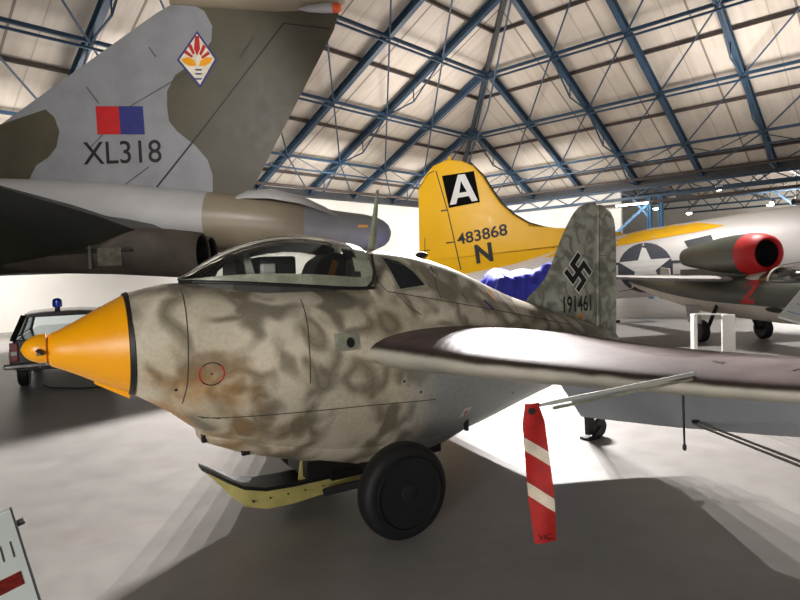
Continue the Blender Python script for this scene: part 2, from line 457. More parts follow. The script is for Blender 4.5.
def ordn(i): return ['first', 'second', 'third', 'fourth', 'fifth', 'sixth', 'seventh', 'eighth', 'ninth', 'tenth', 'eleventh', 'twelfth', 'thirteenth', 'fourteenth', 'fifteenth', 'sixteenth'][i]
SP = [2.7, 5.9, 9.1, 12.3, 15.5]
for side, P in (('left', LP), ('right', RP)):
    # rafters
    ts = [3.05*k for k in range(1, 15)]
    for i, t in enumerate(ts):
        g = thing('roof_rafter', f'{ordn(i)} blue steel rafter from the roof corner on the {side} slope', 'rafter', P(t, .1, -.25), kind='structure')
        o = g.location.copy(); se = min(t, SM)
        q = lambda s, dz: P(t, s, dz)-o
        MB().ibar(q(.1, -.30), q(se, -.30), .20, .26).build('top_chord', m_bluesteel, g, 0)
        # trussed tie below: bends down between the longitudinal girders
        pts = [q(.2, -.42)]
        prev = 0.2
        web = MB(); low = MB()
        nodes = [s for s in [0.2]+SP if s < se]
        for a_, b_ in zip(nodes, nodes[1:]):
            mid = (a_+b_)/2
            low.tube(q(a_, -.45), q(mid, -1.0), .035, n=6); low.tube(q(mid, -1.0), q(b_, -.45), .035, n=6)
            web.tube(q(mid, -.4), q(mid, -1.0), .025, n=6)
        if len(nodes) > 1 and i % 2 == 1:
            low.build('tie_rod', m_bluesteel, g, 0); web.build('strut', m_bluesteel, g, 0)
    # blue longitudinal girders
    for j, s in enumerate(SP):
        g = thing('roof_girder', f'{ordn(j)} blue lattice girder up from the eaves, running along the {side} slope', 'girder', P(s, s, -.5), kind='structure')
        o = g.location.copy(); q = lambda t, dz: P(t, s, dz)-o
        deep = .55 if j == 0 else .2
        MB().bar(q(s, -.42), q(TM, -.42), .10, .11).build('top_chord', m_bluesteel, g, 0)
        MB().bar(q(s, -.42-deep), q(TM, -.42-deep), .07, .07).build('bottom_chord', m_bluesteel, g, 0)
        wb = MB(); t = s
        while t < 46:
            wb.tube(q(t, -.42), q(t+1.52, -.42-deep), .022, n=5); wb.tube(q(t+1.52, -.42-deep), q(t+3.05, -.42), .022, n=5); t += 3.05
        if j == 0: wb.build('web', m_bluesteel, g, 0)
    for j, s in enumerate([1.2, 4.3, 7.6, 10.5, 13.9]):
        MB().bar(P(s, s, -.10), P(TM, s, -.10), .09, .13).build('roof_purlin', m_brownsteel, None, 0, label=f'{ordn(j)} dark brown purlin up from the eaves on the {side} slope', cat='purlin', kind='structure')
    # pipe run along the eaves
    MB().tube(P(2.6, 1.5, -.95), P(TM, 1.5, -.95), .07, n=8).build('service_pipe', m_brownsteel, None, 30, label=f'brown service pipe running along the eaves of the {side} slope', cat='pipe')
    # bay braces
    k = 0
    for i in range(len(ts)-1):
        for j in range(len(SP)-1):
            s0, s1 = SP[j], SP[j+1]
            if ts[i+1] < s1 or s1 > ts[i+1] or ts[i] < s0-.3 or ts[i] > 34: continue
            MB().tube(P(ts[i+1], s1, -.5), P(ts[i], s0, -.5), .035, n=6).build('brace_rod', m_bluesteel, None, 30,
                label=f'slim blue brace rod in the {ordn(i)} bay from the corner, {ordn(j+1)} girder down to {ordn(j)}, {side} slope', cat='brace', kind='structure')
        MB().tube(P(ts[i+1], SP[0], -.5), P(ts[i], .2, -.3), .035, n=6).build('brace_rod', m_bluesteel, None, 30,
                label=f'slim blue brace rod in the {ordn(i)} bay from the corner, lowest girder to eaves, {side} slope', cat='brace', kind='structure')
# hip rafter and its tie
hp = lambda s, dz: LP(s, s, dz)
g = thing('hip_rafter', 'dark grey brown hip rafter where the two roof slopes meet', 'rafter', hp(.1, -.3), kind='structure'); o = g.location.copy()
MB().bar(hp(.1, -.25)-o, hp(SM, -.25)-o, .16, .3).build('top_chord', m_darkbeam, g, 0)
MB().tube(hp(3, -.6)-o, hp(9.1, -1.9)-o, .04, n=6).build('tie_rod', m_bluesteel, g, 0)
MB().tube(hp(9.1, -1.9)-o, hp(15.5, -.6)-o, .04, n=6).build('tie_rod', m_bluesteel, g, 0)
# header lattice of the opening
g = thing('header_girder', 'blue lattice girder over the opening to the adjoining hall', 'girder', rfl(11.0, .1, 5.0), kind='structure'); o = g.location.copy()
q = lambda t, z: rfl(t, .1, z)-o
MB().bar(q(2, 5.75), q(50, 5.75), .14, .16).build('top_chord', m_bluesteel, g, 0)
MB().bar(q(2, 5.25), q(50, 5.25), .14, .14).build('bottom_chord', m_bluesteel, g, 0)
wb = MB(); t = 2
while t < 48: wb.bar(q(t, 5.75), q(t+.9, 5.25), .05, .05); wb.bar(q(t+.9, 5.25), q(t+1.8, 5.75), .05, .05); t += 1.8
wb.build('web', m_bluesteel, g, 0)
MB().bar(rfl(9.2, .25, 4.95), rfl(50, .25, 4.95), .1, .14).build('service_pipe', m_brownsteel, None, 0, label='brown pipe below the header girder of the opening', cat='pipe')
for nm, t_ in (('blue steel column at the edge of the opening, nearer the corner', 12.75), ('blue steel column at the edge of the opening, farther from the corner', 13.3)):
    MB().ibar(rfl(t_, .1, 0), rfl(t_, .1, 5.2), .22, .24, .04).build('column', m_lightblue, None, 0, label=nm, cat='column', kind='structure')
MB().bar(rfl(12.7, .1, 4.9), rfl(11.0, .1, 3.5), .12, .14).build('column_brace', m_lightblue, None, 0, label='light blue diagonal brace beside the two blue columns', cat='brace', kind='structure')
MB().bar(rfl(12.7, .1, 4.2), rfl(11.9, .1, 5.2), .1, .1).build('column_brace', m_lightblue, None, 0, label='short light blue brace high on the column', cat='brace', kind='structure')
# adjoining hall trusses, columns
for i, s in enumerate((-3, -8, -13, -18)):
    g = thing('hall_truss', f'{ordn(i)} grey blue roof truss of the adjoining hall', 'truss', rfl(9, s, 5.5), kind='structure'); o = g.location.copy()
    q = lambda t, z: rfl(t, s, z)-o
    MB().bar(q(9, 6.9), q(48, 6.9), .12, .12).build('top_chord', m_bluesteel, g, 0); MB().bar(q(9, 5.7), q(48, 5.7), .12, .12).build('bottom_chord', m_bluesteel, g, 0)
    wb = MB(); t = 9
    while t < 46: wb.bar(q(t, 5.7), q(t+1, 6.9), .06, .06); wb.bar(q(t+1, 6.9), q(t+2, 5.7), .06, .06); t += 2
    wb.build('web', m_darkbeam, g, 0)
for i, t_ in enumerate((14, 18, 22, 26, 30)):
    MB().bar(rfl(t_, -1, 6.4), rfl(t_, -23, 6.4), .1, .16).build('hall_joist', m_darkbeam, None, 0, label=f'{ordn(i)} dark joist across the adjoining hall ceiling', cat='joist', kind='structure')
g = thing('hall_column', 'blue column with splayed braces in the adjoining hall', 'column', rfl(18.3, -8, 0), kind='structure')
c = g.location.copy()
MB().bar((0, 0, 0), (0, 0, 5.8), .2, .2).build('post', m_bluesteel, g, 0)
for sg in (-1, 1): MB().bar((0, 0, 4.2), Vv*1.6*sg+V(0, 0, 5.7), .1, .1).build('brace', m_bluesteel, g, 0)

# lamps hanging in the adjoining hall: (t, s, z, description)
lamp0 = None
for (px, py, D, d_) in ((672, 196, 33, 'the brightest, right of the blue columns'), (656, 206, 36, 'low, between column and brightest lamp'), (719, 186, 30, 'highest, above the yellow stripe'), (770, 202, 33, 'right of the splayed hall column'), (799, 196, 31, 'at the right edge'), (689, 211, 38, 'smallest, beside the two black can spotlights')):
    d_0 = fw+r2*((px-400)/585)-u2*((py-300)/585); pos = V(0, 0, HC)+d_0*(D/d_0.y); z_ = pos.z
    g = thing('pendant_floodlight', f'round white floodlight hanging in the adjoining hall, {d_}', 'lamp', pos, group='floodlights in the adjoining hall')
    MB().lathe([(.0, .02), (.02, .16), (-.10, .2), (-.14, .2)], 'z', 16).build('housing', m_pale, g)
    MB().lathe([(-.145, .18), (-.20, .15), (-.235, .08), (-.24, .01)], 'z', 16).build('bulb_lens', m_lamp, g)
    MB().tube((0, 0, 0), (0, 0, 6.4-z_ if z_ < 6.3 else .2), .015, n=6).build('rod', m_darkmetal, g)
g = thing('tube_light', 'long white tube light under the header beside the columns', 'lamp', rfl(12.0, .5, 4.95))
MB().bar(-Vv*.85, Vv*.85, .12, .05).build('housing', m_pale, g, 0)
MB().tube(-Vv*.82+V(0, 0, -.06), Vv*.82+V(0, 0, -.06), .04, n=8).build('tube', m_lamp, g)
for i, (t_, s_, z_, d_) in enumerate(((18.2, -5.5, 4.75, 'left'), (18.9, -5.5, 4.85, 'right'))):
    g = thing('ceiling_spotlight', f'small black can spotlight high in the adjoining hall, {d_} of the pair', 'lamp', rfl(t_, s_, z_))
    MB().lathe([(-.22, .1), (-.2, .17), (.2, .17), (.22, .12)], 'x', 16).build('can', m_black, g)
    MB().bar((0, 0, 0), (0, 0, 6.3-z_), .03, .03).build('bracket', m_darkmetal, g, 0)
MB().bar(rfl(16.0, -8, 4.2), rfl(17.2, -8, 4.2), 1.0, .8).build('air_duct', m_pale, None, 0, bevel=.03, label='white air duct box hanging in the adjoining hall', cat='duct')

# ================================================================== ROCKET FIGHTER
KA = math.radians(30.5)
K = thing('rocket_fighter', 'mottled grey green tailless fighter with yellow nose cone, on a two-wheel dolly', 'aircraft', (-2.25, 3.45, 0), KA)
# fuselage: polar sections (x, top, bottom, halfwidth, centre z, hump top, hump halfwidth)
ST = [
 (0.58, 1.685, 1.035, .325, 1.36), (0.80, 1.735, .885, .385, 1.32), (0.95, 1.735, .75, .42, 1.29),
 (1.20, 1.73, .575, .475, 1.24), (1.50, 1.71, .455, .52, 1.20), (2.00, 1.69, .335, .56, 1.17), (2.50, 1.68, .30, .56, 1.16),
 (2.90, 1.66, .34, .53, 1.15), (3.30, 1.60, .41, .47, 1.14), (3.80, 1.47, .53, .385, 1.10), (4.30, 1.32, .64, .29, 1.06),
 (4.80, 1.18, .76, .20, 1.02), (5.12, 1.08, .86, .11, .99)]
HU = [(2.18, 1.945, .35), (2.45, 1.93, .36), (2.7, 1.895, .355), (3.0, 1.81, .33), (3.3, 1.69, .28), (3.8, 1.47, .2), (5.2, 1.05, .1)]
def ksec(x, n=72, hump=True):
    top, bot, hw, zc = interp(ST, x)
    hu = interp(HU, x) if (x >= 2.18 and hump) else None
    R = []
    for k in range(n):
        a = 2*PI*k/n
        cy, sz = math.cos(a), math.sin(a)
        h = (top-zc) if sz > 0 else (zc-bot)
        e = 2.25 if sz > 0 else 1.9
        r = (abs(cy/hw)**e+abs(sz/h)**e)**(-1/e)
        if hu and sz > .15:
            hh = hu[0]-zc; w_ = hu[1]; e = 2.6
            r2_ = (abs(cy/w_)**e+abs(sz/hh)**e)**(-1/e)
            r = (r**14+r2_**14)**(1/14)
            # wing-root shoulder fairing
        R.append(V(x, cy*r, zc+sz*r))
    return R
xs = [.58+.075*k for k in range(21)]+[2.155, 2.175, 2.18]+[2.25+.075*k for k in range(38)]+[5.12]
xs = sorted(set(x for x in xs if x <= 5.12))
fus = MB().loft([ksec(x) for x in xs])
fus_o = fus.build('fuselage', m_fus, K, 60)
FB = fus.bvh()
# nose cone with rounded edge band, generator hub and two small blades
cone = MB().lathe([(.135, .085), (.15, .10), (.2, .122), (.3, .175), (.4, .232), (.5, .285), (.565, .318), (.58, .327), (.6, .30)], 'x', 56, (0, 0, 1.36))
cone.build('nose_cone', m_yellow, K, 50)
MB().lathe([(.553, .3185), (.556, .326), (.582, .334), (.586, .325)], 'x', 56, (0, 0, 1.36)).build('nose_band', m_black, K, 40)
sp = MB().lathe([(.0, .012), (.006, .03), (.02, .05), (.045, .07), (.085, .086), (.125, .09), (.13, .08)], 'x', 36, (0, 0, 1.375)); so = sp.build('generator_hub', m_yellow, K, 50)
MB().lathe([(-.006, .004), (0, .018), (.006, .022)], 'x', 20, (0, 0, 1.375)).build('hub_cap', m_orange, so)
MB().tube((.09, -.07, 1.355), (.085, -.105, 1.35), .016, .010, 12).build('blade_socket', m_steel, so)
MB().loft([[V(.07, -.09, 1.37), V(.085, -.1, 1.385), V(.10, -.09, 1.37), V(.085, -.08, 1.355)], [V(.10, -.12, 1.35), V(.115, -.13, 1.355), V(.12, -.12, 1.35), V(.11, -.11, 1.345)]]).build('propeller_blade', m_darkmetal, so)
# lower lip of cone
MB().loft([[V(.37, -.05, 1.158), V(.37, .05, 1.158), V(.37, .03, 1.13), V(.37, -.03, 1.13)], [V(.56, -.11, 1.08), V(.56, .11, 1.08), V(.56, .08, 1.02), V(.56, -.08, 1.02)]]).build('chin_lip', m_yellow, K)
# keel fairing that holds the skid
ke = [(.98, .72, .675, .12), (1.02, .71, .645, .18), (1.25, .66, .535, .26), (1.6, .6, .42, .30), (2.1, .5, .275, .32), (2.6, .5, .235, .30), (2.85, .5, .29, .27), (3.3, .6, .42, .2)]
R = []
for x, zt, zb, hw in ke:
    R.append([V(x, hw*math.cos(a), (zt if math.sin(a) > 0 else zt)+(.05 if math.sin(a) > 0 else (zt-zb))*math.sin(a)) for a in [2*PI*k/28 for k in range(28)]])
MB().loft(R).build('keel_fairing', m_fus, K, 50)
MB().box((.99, -.12, .70), (.03, .05, .05)).build('keel_vent', m_black, K, 0); MB().box((1.24, -.2, .575), (.05, .04, .025)).build('keel_vent', m_black, K, 0)

# canopy
def cw(x):   # half width at sill
    return interp([(.90, .03), (.96, .12), (1.05, .19), (1.2, .26), (1.4, .315), (1.7, .345), (2.18, .35)], x)[0]
def ct(x): return interp([(.90, 1.775), (.96, 1.80), (1.12, 1.90), (1.33, 1.995), (1.5, 2.04), (1.7, 2.06), (1.9, 2.045), (2.18, 1.975)], x)[0]
def cs(x): return interp([(.90, 1.755), (1.2, 1.735), (1.6, 1.70), (2.0, 1.665), (2.18, 1.66)], x)[0]
def arc(x, f0=0, f1=PI, n=26, grow=0.0):
    w_, s_, t_ = cw(x)+grow, cs(x), ct(x)+grow
    return [V(x, -w_*math.copysign(abs(math.cos(a))**.9, math.cos(a)), s_+(t_-s_)*abs(math.sin(a))**.9) for a in [f0+(f1-f0)*k/n for k in range(n+1)]]
cx = [.90, .93, .97, 1.02, 1.08, 1.16, 1.26, 1.38, 1.5, 1.62, 1.74, 1.86, 1.98, 2.08, 2.165]
MB().loft([arc(x) for x in cx], False, False).build('canopy_glass', m_glass, K, 60)
# sill frame strips, rear arch, front bow
def fr_strip(x0, x1, f0, f1, name, grow=.006, n=5, steps=16):
    L = [x0+(x1-x0)*k/steps for k in range(steps+1)]
    m = MB().loft([arc(x, f0, f1, n, grow)+arc(x, f0, f1, n, grow-.012)[::-1] for x in L])
    return m.build(name, m_canframe, K, 40)
fr_strip(.91, 2.17, 0.0, .17, 'sill_frame'); fr_strip(.91, 2.17, PI-.17, PI, 'sill_frame')
fr_strip(2.09, 2.185, 0, PI, 'rear_arch_frame', n=26, steps=4)
fr_strip(2.05, 2.09, .3, .62, 'corner_frame', steps=3)
# fastening slot and black seal under the canopy
seal = MB(); pts = []
for x in [.90+.0640*k for k in range(21)]: pts.append(V(x, -cw(x)-.012, cs(x)-.008))
seal.path(pts, .012, 6); seal.build('canopy_seal', m_black, K)
pts = [V(2.12, -.37, 1.655), V(2.17, -.372, 1.70), V(2.19, -.365, 1.78), V(2.192, -.33, 1.9)]
MB().path(pts, .009, 6).build('canopy_seal', m_black, K)
# cockpit: floor, seat, head armour, panel, gun sight
MB().loft([[V(x, -cw(x)*.93, 1.748 if x < 1.3 else 1.735), V(x, cw(x)*.93, 1.748 if x < 1.3 else 1.735), V(x, cw(x)*.93, 1.65), V(x, -cw(x)*.93, 1.65)] for x in (1.0, 1.2, 1.5, 1.8, 2.14)]).build('cockpit_tub', m_seat, K, 0)
MB().prism([(-.13, 1.70), (.13, 1.70), (.16, 1.82), (.12, 1.95), (.05, 1.985), (-.05, 1.985), (-.12, 1.95), (-.16, 1.82)], 1.96, 1.99, 'yz').build('head_armour', m_darkmetal, K, 0)
se = MB(); se.prism([(1.78, 1.70), (2.06, 1.70), (2.08, 1.9), (1.98, 1.93), (1.86, 1.86)], -.15, .15); so = se.build('seat', m_black, K, 0, bevel=.02)
MB().bar((1.92, -.16, 1.72), (1.98, -.16, 1.86), .012, .05).build('harness_strap', m_orange, so, 0)
MB().box((1.55, 0, 1.82), (.26, .3, .16)).build('equipment_box', m_seat, K, 0, bevel=.02)
MB().prism([(-.2, 1.72), (.2, 1.72), (.17, 1.86), (.08, 1.92), (-.08, 1.92), (-.17, 1.86)], 1.24, 1.27, 'yz').build('instrument_panel', m_black, K, 0)
MB().prism([(1.33, 1.70), (1.40, 1.70), (1.34, 1.93), (1.30, 1.93)], -.14, .14).build('armoured_glass', m_pale, K, 0)
MB().bar((1.06, -.1, 1.76), (1.24, -.1, 1.90), .02, .02).bar((1.06, .1, 1.76), (1.24, .1, 1.90), .02, .02).build('sight_bracket', m_darkmetal, K, 0)
MB().box((1.47, -.1, 1.79), (.10, .14, .12)).build('control_box', m_white, K, 0, bevel=.01)
# small black clear-view vent on the port side of the canopy
CB = MB().loft([arc(x) for x in cx], False, False).bvh()
decal('vent_window', m_black, K, CB, (2.03, 0, 1.91), (1, 0, 0), (0, 0, 1), (0, 1, 0), [[(-.05, -.045), (.045, -.05), (.04, .04), (-.045, .045)]], off=.006, maxlen=.03)
# rear quarter windows (dark)
for sd in (-1, 1):
    D = (0, -sd, 0)
    d = decal('quarter_window', m_darkglass, K, FB, (2.5, 0, 1.74), (1, 0, 0), (0, 0, 1), D, [[(-.15, .135), (-.02, .105), (.08, .02), (.15, -.085), (.04, -.095), (-.085, -.105)]], off=.006, maxlen=.04)
    decal('window_frame', m_canframe, d, FB, (2.5, 0, 1.74), (1, 0, 0), (0, 0, 1), D, [[(-.175, .155), (-.01, .125), (.105, .03), (.185, -.105), (.04, -.118), (-.105, -.125)], [(-.15, .135), (-.02, .105), (.08, .02), (.15, -.085), (.04, -.095), (-.085, -.105)]], off=.004, maxlen=.04)
P_ = (0, 1, 0)   # looking direction that hits the port side
def side(name, mat, x, z, polys, off=.003, **kw): return decal(name, mat, K, FB, (x, 0, z), (1, 0, 0), (0, 0, 1), P_, polys, off=off, **kw)
for i in range(8):
    a0 = 2*PI*i/8; a1 = a0+2*PI/8
    seg = [(.075*math.cos(a0+(a1-a0)*k/4), .075*math.sin(a0+(a1-a0)*k/4)) for k in range(5)]+[(.068*math.cos(a1-(a1-a0)*k/4), .068*math.sin(a1-(a1-a0)*k/4)) for k in range(5)]
    side('circle_marking', m_red if i in (0, 3, 4, 7) else m_black, .995, 1.17, [seg], off=.004, maxlen=.05)
side('circle_marking', m_black, .995, 1.17, [ngon(0, 0, .006)], off=.004)
# panel lines
PL = [[(.88, 1.70), (.87, 1.4), (.86, 1.12), (.84, .98)], [(.95, .87), (1.4, .86), (2.0, .84), (2.6, .80)], [(1.62, 1.60), (1.60, 1.3), (1.60, 1.05)],
      [(1.06, .86), (.93, .88)], [(2.26, 1.92), (2.24, 1.7), (2.3, 1.62), (2.9, 1.5), (3.6, 1.36), (4.3, 1.22)], [(2.75, 1.55), (2.78, 1.8)], [(3.0, 1.5), (3.02, 1.72)], [(3.55, 1.32), (3.6, 1.5)],
      [(2.36, 1.62), (2.42, 1.5), (2.5, 1.44)]]
def dens(pl, st=.03):
    o_ = []
    for a_, b_ in zip(pl, pl[1:]):
        n_ = max(1, int(math.dist(a_, b_)/st)); o_ += [(a_[0]+(b_[0]-a_[0])*k/n_, a_[1]+(b_[1]-a_[1])*k/n_) for k in range(n_)]
    return o_+[pl[-1]]
for pl in PL: side('panel_line', m_line, 0, 0, [strip(dens(pl), .006)], off=.003, maxlen=.04)
# access hatch with dark hole by the wing root
hb = MB(); side('gun_port_plate', m_canframe, 1.87, 1.30, [[(-.09, -.06), (.09, -.055), (.09, .06), (-.09, .06)]], off=.003, maxlen=.03)
side('gun_port', m_black, 1.89, 1.295, [ngon(0, 0, .03, 20, .035)], off=.005)
for x, z in ((2.3, .98), (2.45, .88), (.80, 1.08), (3.5, .7)): side('drain_hole', m_black, x, z, [ngon(0, 0, .010, 12)], off=.003)
side('walkway_stencil', m_orange, 3.62, .80, [[(-.10, -.02), (.07, .03), (.09, .06), (-.06, .02)]], off=.003)
side('belly_stencil', m_pale, 2.95, .62, [[(-.05, -.03), (.03, -.02), (.06, .05), (-.02, .045)], [(-.02, -.005), (.01, 0), (.02, .02), (-.01, .02)]], off=.003)
side('belly_stencil', m_red, 2.96, .61, [[(-.02, -.01), (.0, -.01), (.02, .03), (.0, .03)]], off=.005)
decal('rescue_triangle', m_white, K, FB, (2.78, 0, 1.77), (1, 0, 0), (0, 0, 1), P_, [[(-.05, .035), (.05, .035), (0, -.06)]], off=.004)
decal('rescue_letter', m_black, K, FB, (2.78, 0, 1.772), (1, 0, 0), (0, 0, 1), P_, text='T', size=.06, off=.006)
decal('spine_triangle', m_orange, K, FB, (3.36, 0, 1.53), (1, 0, 0), (0, 0, 1), P_, [[(-.05, .05), (.05, .05), (0, -.05)]], off=.004)
decal('spine_mark', m_blue, K, FB, (3.22, 0, 1.46), (1, 0, 0), (0, 0, 1), P_, [[(-.03, .05), (.0, .05), (.05, -.03), (.02, -.03)]], off=.004)
# antenna mast on the spine, small black bump behind the glass
MB().loft([[V(2.36, -.012, 1.90), V(2.40, 0, 1.90), V(2.36, .012, 1.90), V(2.32, 0, 1.90)], [V(2.44, -.006, 2.42), V(2.452, 0, 2.42), V(2.44, .006, 2.42), V(2.428, 0, 2.42)]]).build('antenna_mast', m_canframe, K)
MB().lathe([(-.06, .006), (-.04, .022), (.0, .028), (.04, .02), (.055, .006)], 'x', 14, (2.82, -.03, 1.895)).build('spine_vent', m_black, K)

# fin and rudder (airfoil-thick)
def fin_mesh(outline_le, outline_te, z0, z1, thick, n=14):
    """sections by height: le(z), te(z)"""
    rings = []
    for k in range(n+1):
        z = z0+(z1-z0)*k/n; a_, b_ = outline_le(z), outline_te(z); c = b_-a_
        r = []
        th = thick*min(1.0, c/1.0)*(1 if z < z1-.05 else .55)
        for i in range(24):
            t = i/23; yy = th*2.6*(.2969*math.sqrt(t)-.126*t-.3516*t*t+.2843*t**3-.1036*t**4)+.002
            r.append(V(a_+c*t, -yy, z))
        for i in range(22, 0, -1):
            t = i/23; yy = th*2.6*(.2969*math.sqrt(t)-.126*t-.3516*t*t+.2843*t**3-.1036*t**4)+.002
            r.append(V(a_+c*t, yy, z))
        rings.append(r)
    return MB().loft(rings)
LEt = [(1.0, 3.6), (1.5, 3.80), (1.53, 3.98), (1.60, 4.16), (1.70, 4.26), (1.85, 4.345), (2.02, 4.44), (2.2, 4.56), (2.30, 4.645), (2.36, 4.73), (2.395, 4.84)]
LEt = [(1.0, 3.9), (1.3, 3.95), (1.46, 3.98), (1.55, 4.10), (1.65, 4.22), (1.8, 4.32), (2.02, 4.44), (2.2, 4.56), (2.30, 4.645), (2.36, 4.73), (2.395, 4.84)]
TEt = [(1.0, 5.0), (1.46, 5.0), (1.92, 5.0), (2.2, 4.98), (2.30, 5.0), (2.36, 5.0), (2.395, 4.98)]
fle = lambda z: interp(LEt, z)[0]
fte = lambda z: interp([(1.0, 4.93), (1.9, 4.95), (2.3, 4.97), (2.36, 4.965), (2.395, 4.95)], z)[0]
fin = fin_mesh(fle, fte, 1.02, 2.395, .085, 26); fo = fin.build('fin', m_fin, K, 50)
rte = lambda z: interp([(1.0, 5.22), (1.9, 5.24), (2.2, 5.225), (2.28, 5.19), (2.34, 5.12), (2.38, 5.02)], z)[0]
rud = fin_mesh(lambda z: fte(z)+.008, rte, 1.0, 2.38, .05, 20)
# rudder: own wedge section
rings = []
for k in range(21):
    z = 1.0+(2.375-1.0)*k/20; a_ = fte(z)+.006; b_ = rte(z); h = .018 if k < 20 else .01
    rings.append([V(a_, -h, z), V((a_+b_)/2, -h*.7, z), V(b_, -.003, z), V(b_, .003, z), V((a_+b_)/2, h*.7, z), V(a_, h, z)])
ru = MB().loft(rings); ru.build('rudder', m_fin, K, 30)
MB().box((5.245, 0, 1.17), (.05, .03, .03)).build('rudder_lamp', m_black, K, 0)
XB = MB(); XB.v = fin.v+ru.v; XB.f = fin.f+[[i+len(fin.v) for i in f_] for f_ in ru.f]; XB = XB.bvh()
def finm(name, mat, x, z, polys=None, off=.004, **kw): return decal(name, mat, K, XB, (x, 0, z), (1, 0, 0), (0, 0, 1), P_, polys, off=off, **kw)
u = .057; hook = [(-.5, -.5), (.5, -.5), (.5, .5), (-.5, .5)]
arms = [(-.5, -2.5), (-.5, 2.5), (.5, 2.5)]
def rect(x0, y0, x1, y1): return [(x0, y0), (x1, y0), (x1, y1), (x0, y1)]
g1 = [(-.5, -2.5), (-2.5, -2.5), (-2.5, -1.5), (-.5, -1.5)]
outer = [(-2.5, 2.5), (-2.5, -.5), (-.5, -.5), (-.5, -1.5), (-2.5, -1.5), (-2.5, -2.5), (.5, -2.5), (.5, -.5), (1.5, -.5), (1.5, -2.5), (2.5, -2.5), (2.5, .5), (.5, .5), (.5, 1.5), (2.5, 1.5), (2.5, 2.5), (-.5, 2.5), (-.5, .5), (-1.5, .5), (-1.5, 2.5)]
def offs(pts, d):
    out = []; n = len(pts)
    for i in range(n):
        a_, b_, c_ = Vector(pts[i-1]), Vector(pts[i]), Vector(pts[(i+1) % n])
        e1 = (b_-a_).normalized(); e2 = (c_-b_).normalized()
        n1 = Vector((-e1.y, e1.x)); n2 = Vector((-e2.y, e2.x)); out.append(tuple(b_-(n1+n2)*d))
    return out
o1 = offs([(x*u, y*u) for x, y in outer], -.006); o2 = [(x*u, y*u) for x, y in outer]
TA = math.radians(45)
finm('fin_emblem', m_white, 4.66, 1.70, [rot2(offs(o2, .011), TA)], off=.004, maxlen=.08)
finm('fin_emblem', m_black, 4.66, 1.70, [rot2(o2, TA)], off=.007, maxlen=.08)
finm('serial_number', m_black, 4.64, 1.38, text='191461', size=.22, sx=.70, bold=.004, off=.006)
finm('tail_stencil', m_orange, 4.70, 1.12, [[(-.26, .16), (-.18, .15), (.22, -.04), (.22, -.10), (0, -.05), (-.2, .06)]], off=.006)
finm('tail_stencil', m_orange, 4.68, 1.23, text='T', size=.13, bold=.005, off=.006)
finm('panel_line', m_line, 0, 0, [strip([(4.96, 1.05), (4.965, 1.6), (4.975, 2.3)], .007)], off=.004)
finm('panel_line', m_line, 0, 0, [strip([(4.6, 1.14), (4.93, 1.145)], .007)], off=.004)
finm('panel_line', m_line, 0, 0, [strip([(4.97, 1.86), (5.08, 1.86), (5.08, 1.72), (4.97, 1.72)], .005)], off=.004)

# wings
def wsec(y, le, ch, z, th, tw, n=22):
    r = []; uu = []
    for i in range(n+1):
        t = (1-math.cos(PI*i/n))/2; yy = th*5*(.2969*math.sqrt(t)-.126*t-.3516*t*t+.2843*t**3-.1015*t**4)
        r.append((t, yy*1.0))
    up_ = r[::-1]; lo_ = [(t, -y_*.95) for t, y_ in r[1:-1]]
    out = []; att = []
    for t, y_ in up_+lo_:
        px_, pz = t*ch, y_*ch
        c_, s_ = math.cos(tw), math.sin(tw)
        out.append(V(le+px_*c_+pz*s_, y, z-px_*s_+pz*c_))
        att.append((1 if y_ > 0 else 0)*.5+.5*0 if False else y_)
    for (t, y_) in up_: uu.append(min(1, .12+(t**.5)*3.2))
    for (t, y_) in lo_: uu.append(max(0, .12-(t**.5)*1.6))
    return out, uu
WS = [(.30, 1.90, 2.75, 1.215, .13, .06), (.60, 2.04, 2.58, 1.21, .13, .06), (1.2, 2.32, 2.32, 1.168, .112, .055), (2.0, 2.71, 2.02, 1.14, .103, .045), (2.8, 3.10, 1.74, 1.13, .10, .03), (3.7, 3.54, 1.42, 1.13, .10, .01), (4.35, 3.87, 1.18, 1.15, .10, .0), (4.6, 4.03, .98, 1.15, .08, -.01), (4.68, 4.2, .7, 1.15, .04, -.01)]
def make_wing(sd):
    rings = []; at = []
    ys = []
    for k in range(24): ys.append(.30+(4.35-.30)*k/23)
    ys += [4.5, 4.6, 4.68]
    for y in ys:
        le, ch, z, th, tw = interp(WS, y); r, uu = wsec(sd*y, le, ch, z, th, tw); rings.append(r); at += uu
    m = MB().loft(rings)
    b = bmesh.new(); lay = b.verts.layers.float.new('upper'); vs = [b.verts.new(p) for p in m.v]
    for v_, a_ in zip(vs, at): v_[lay] = a_
    for f_ in m.f: b.faces.new([vs[k] for k in f_])
    bmesh.ops.recalc_face_normals(b, faces=b.faces)
    me = bpy.data.meshes.new('wing'); b.to_mesh(me); b.free()
    return finish(me, 'wing', m_wing, K, 50), m.bvh()
pw, PWB = make_wing(-1); sw, SWB = make_wing(1)
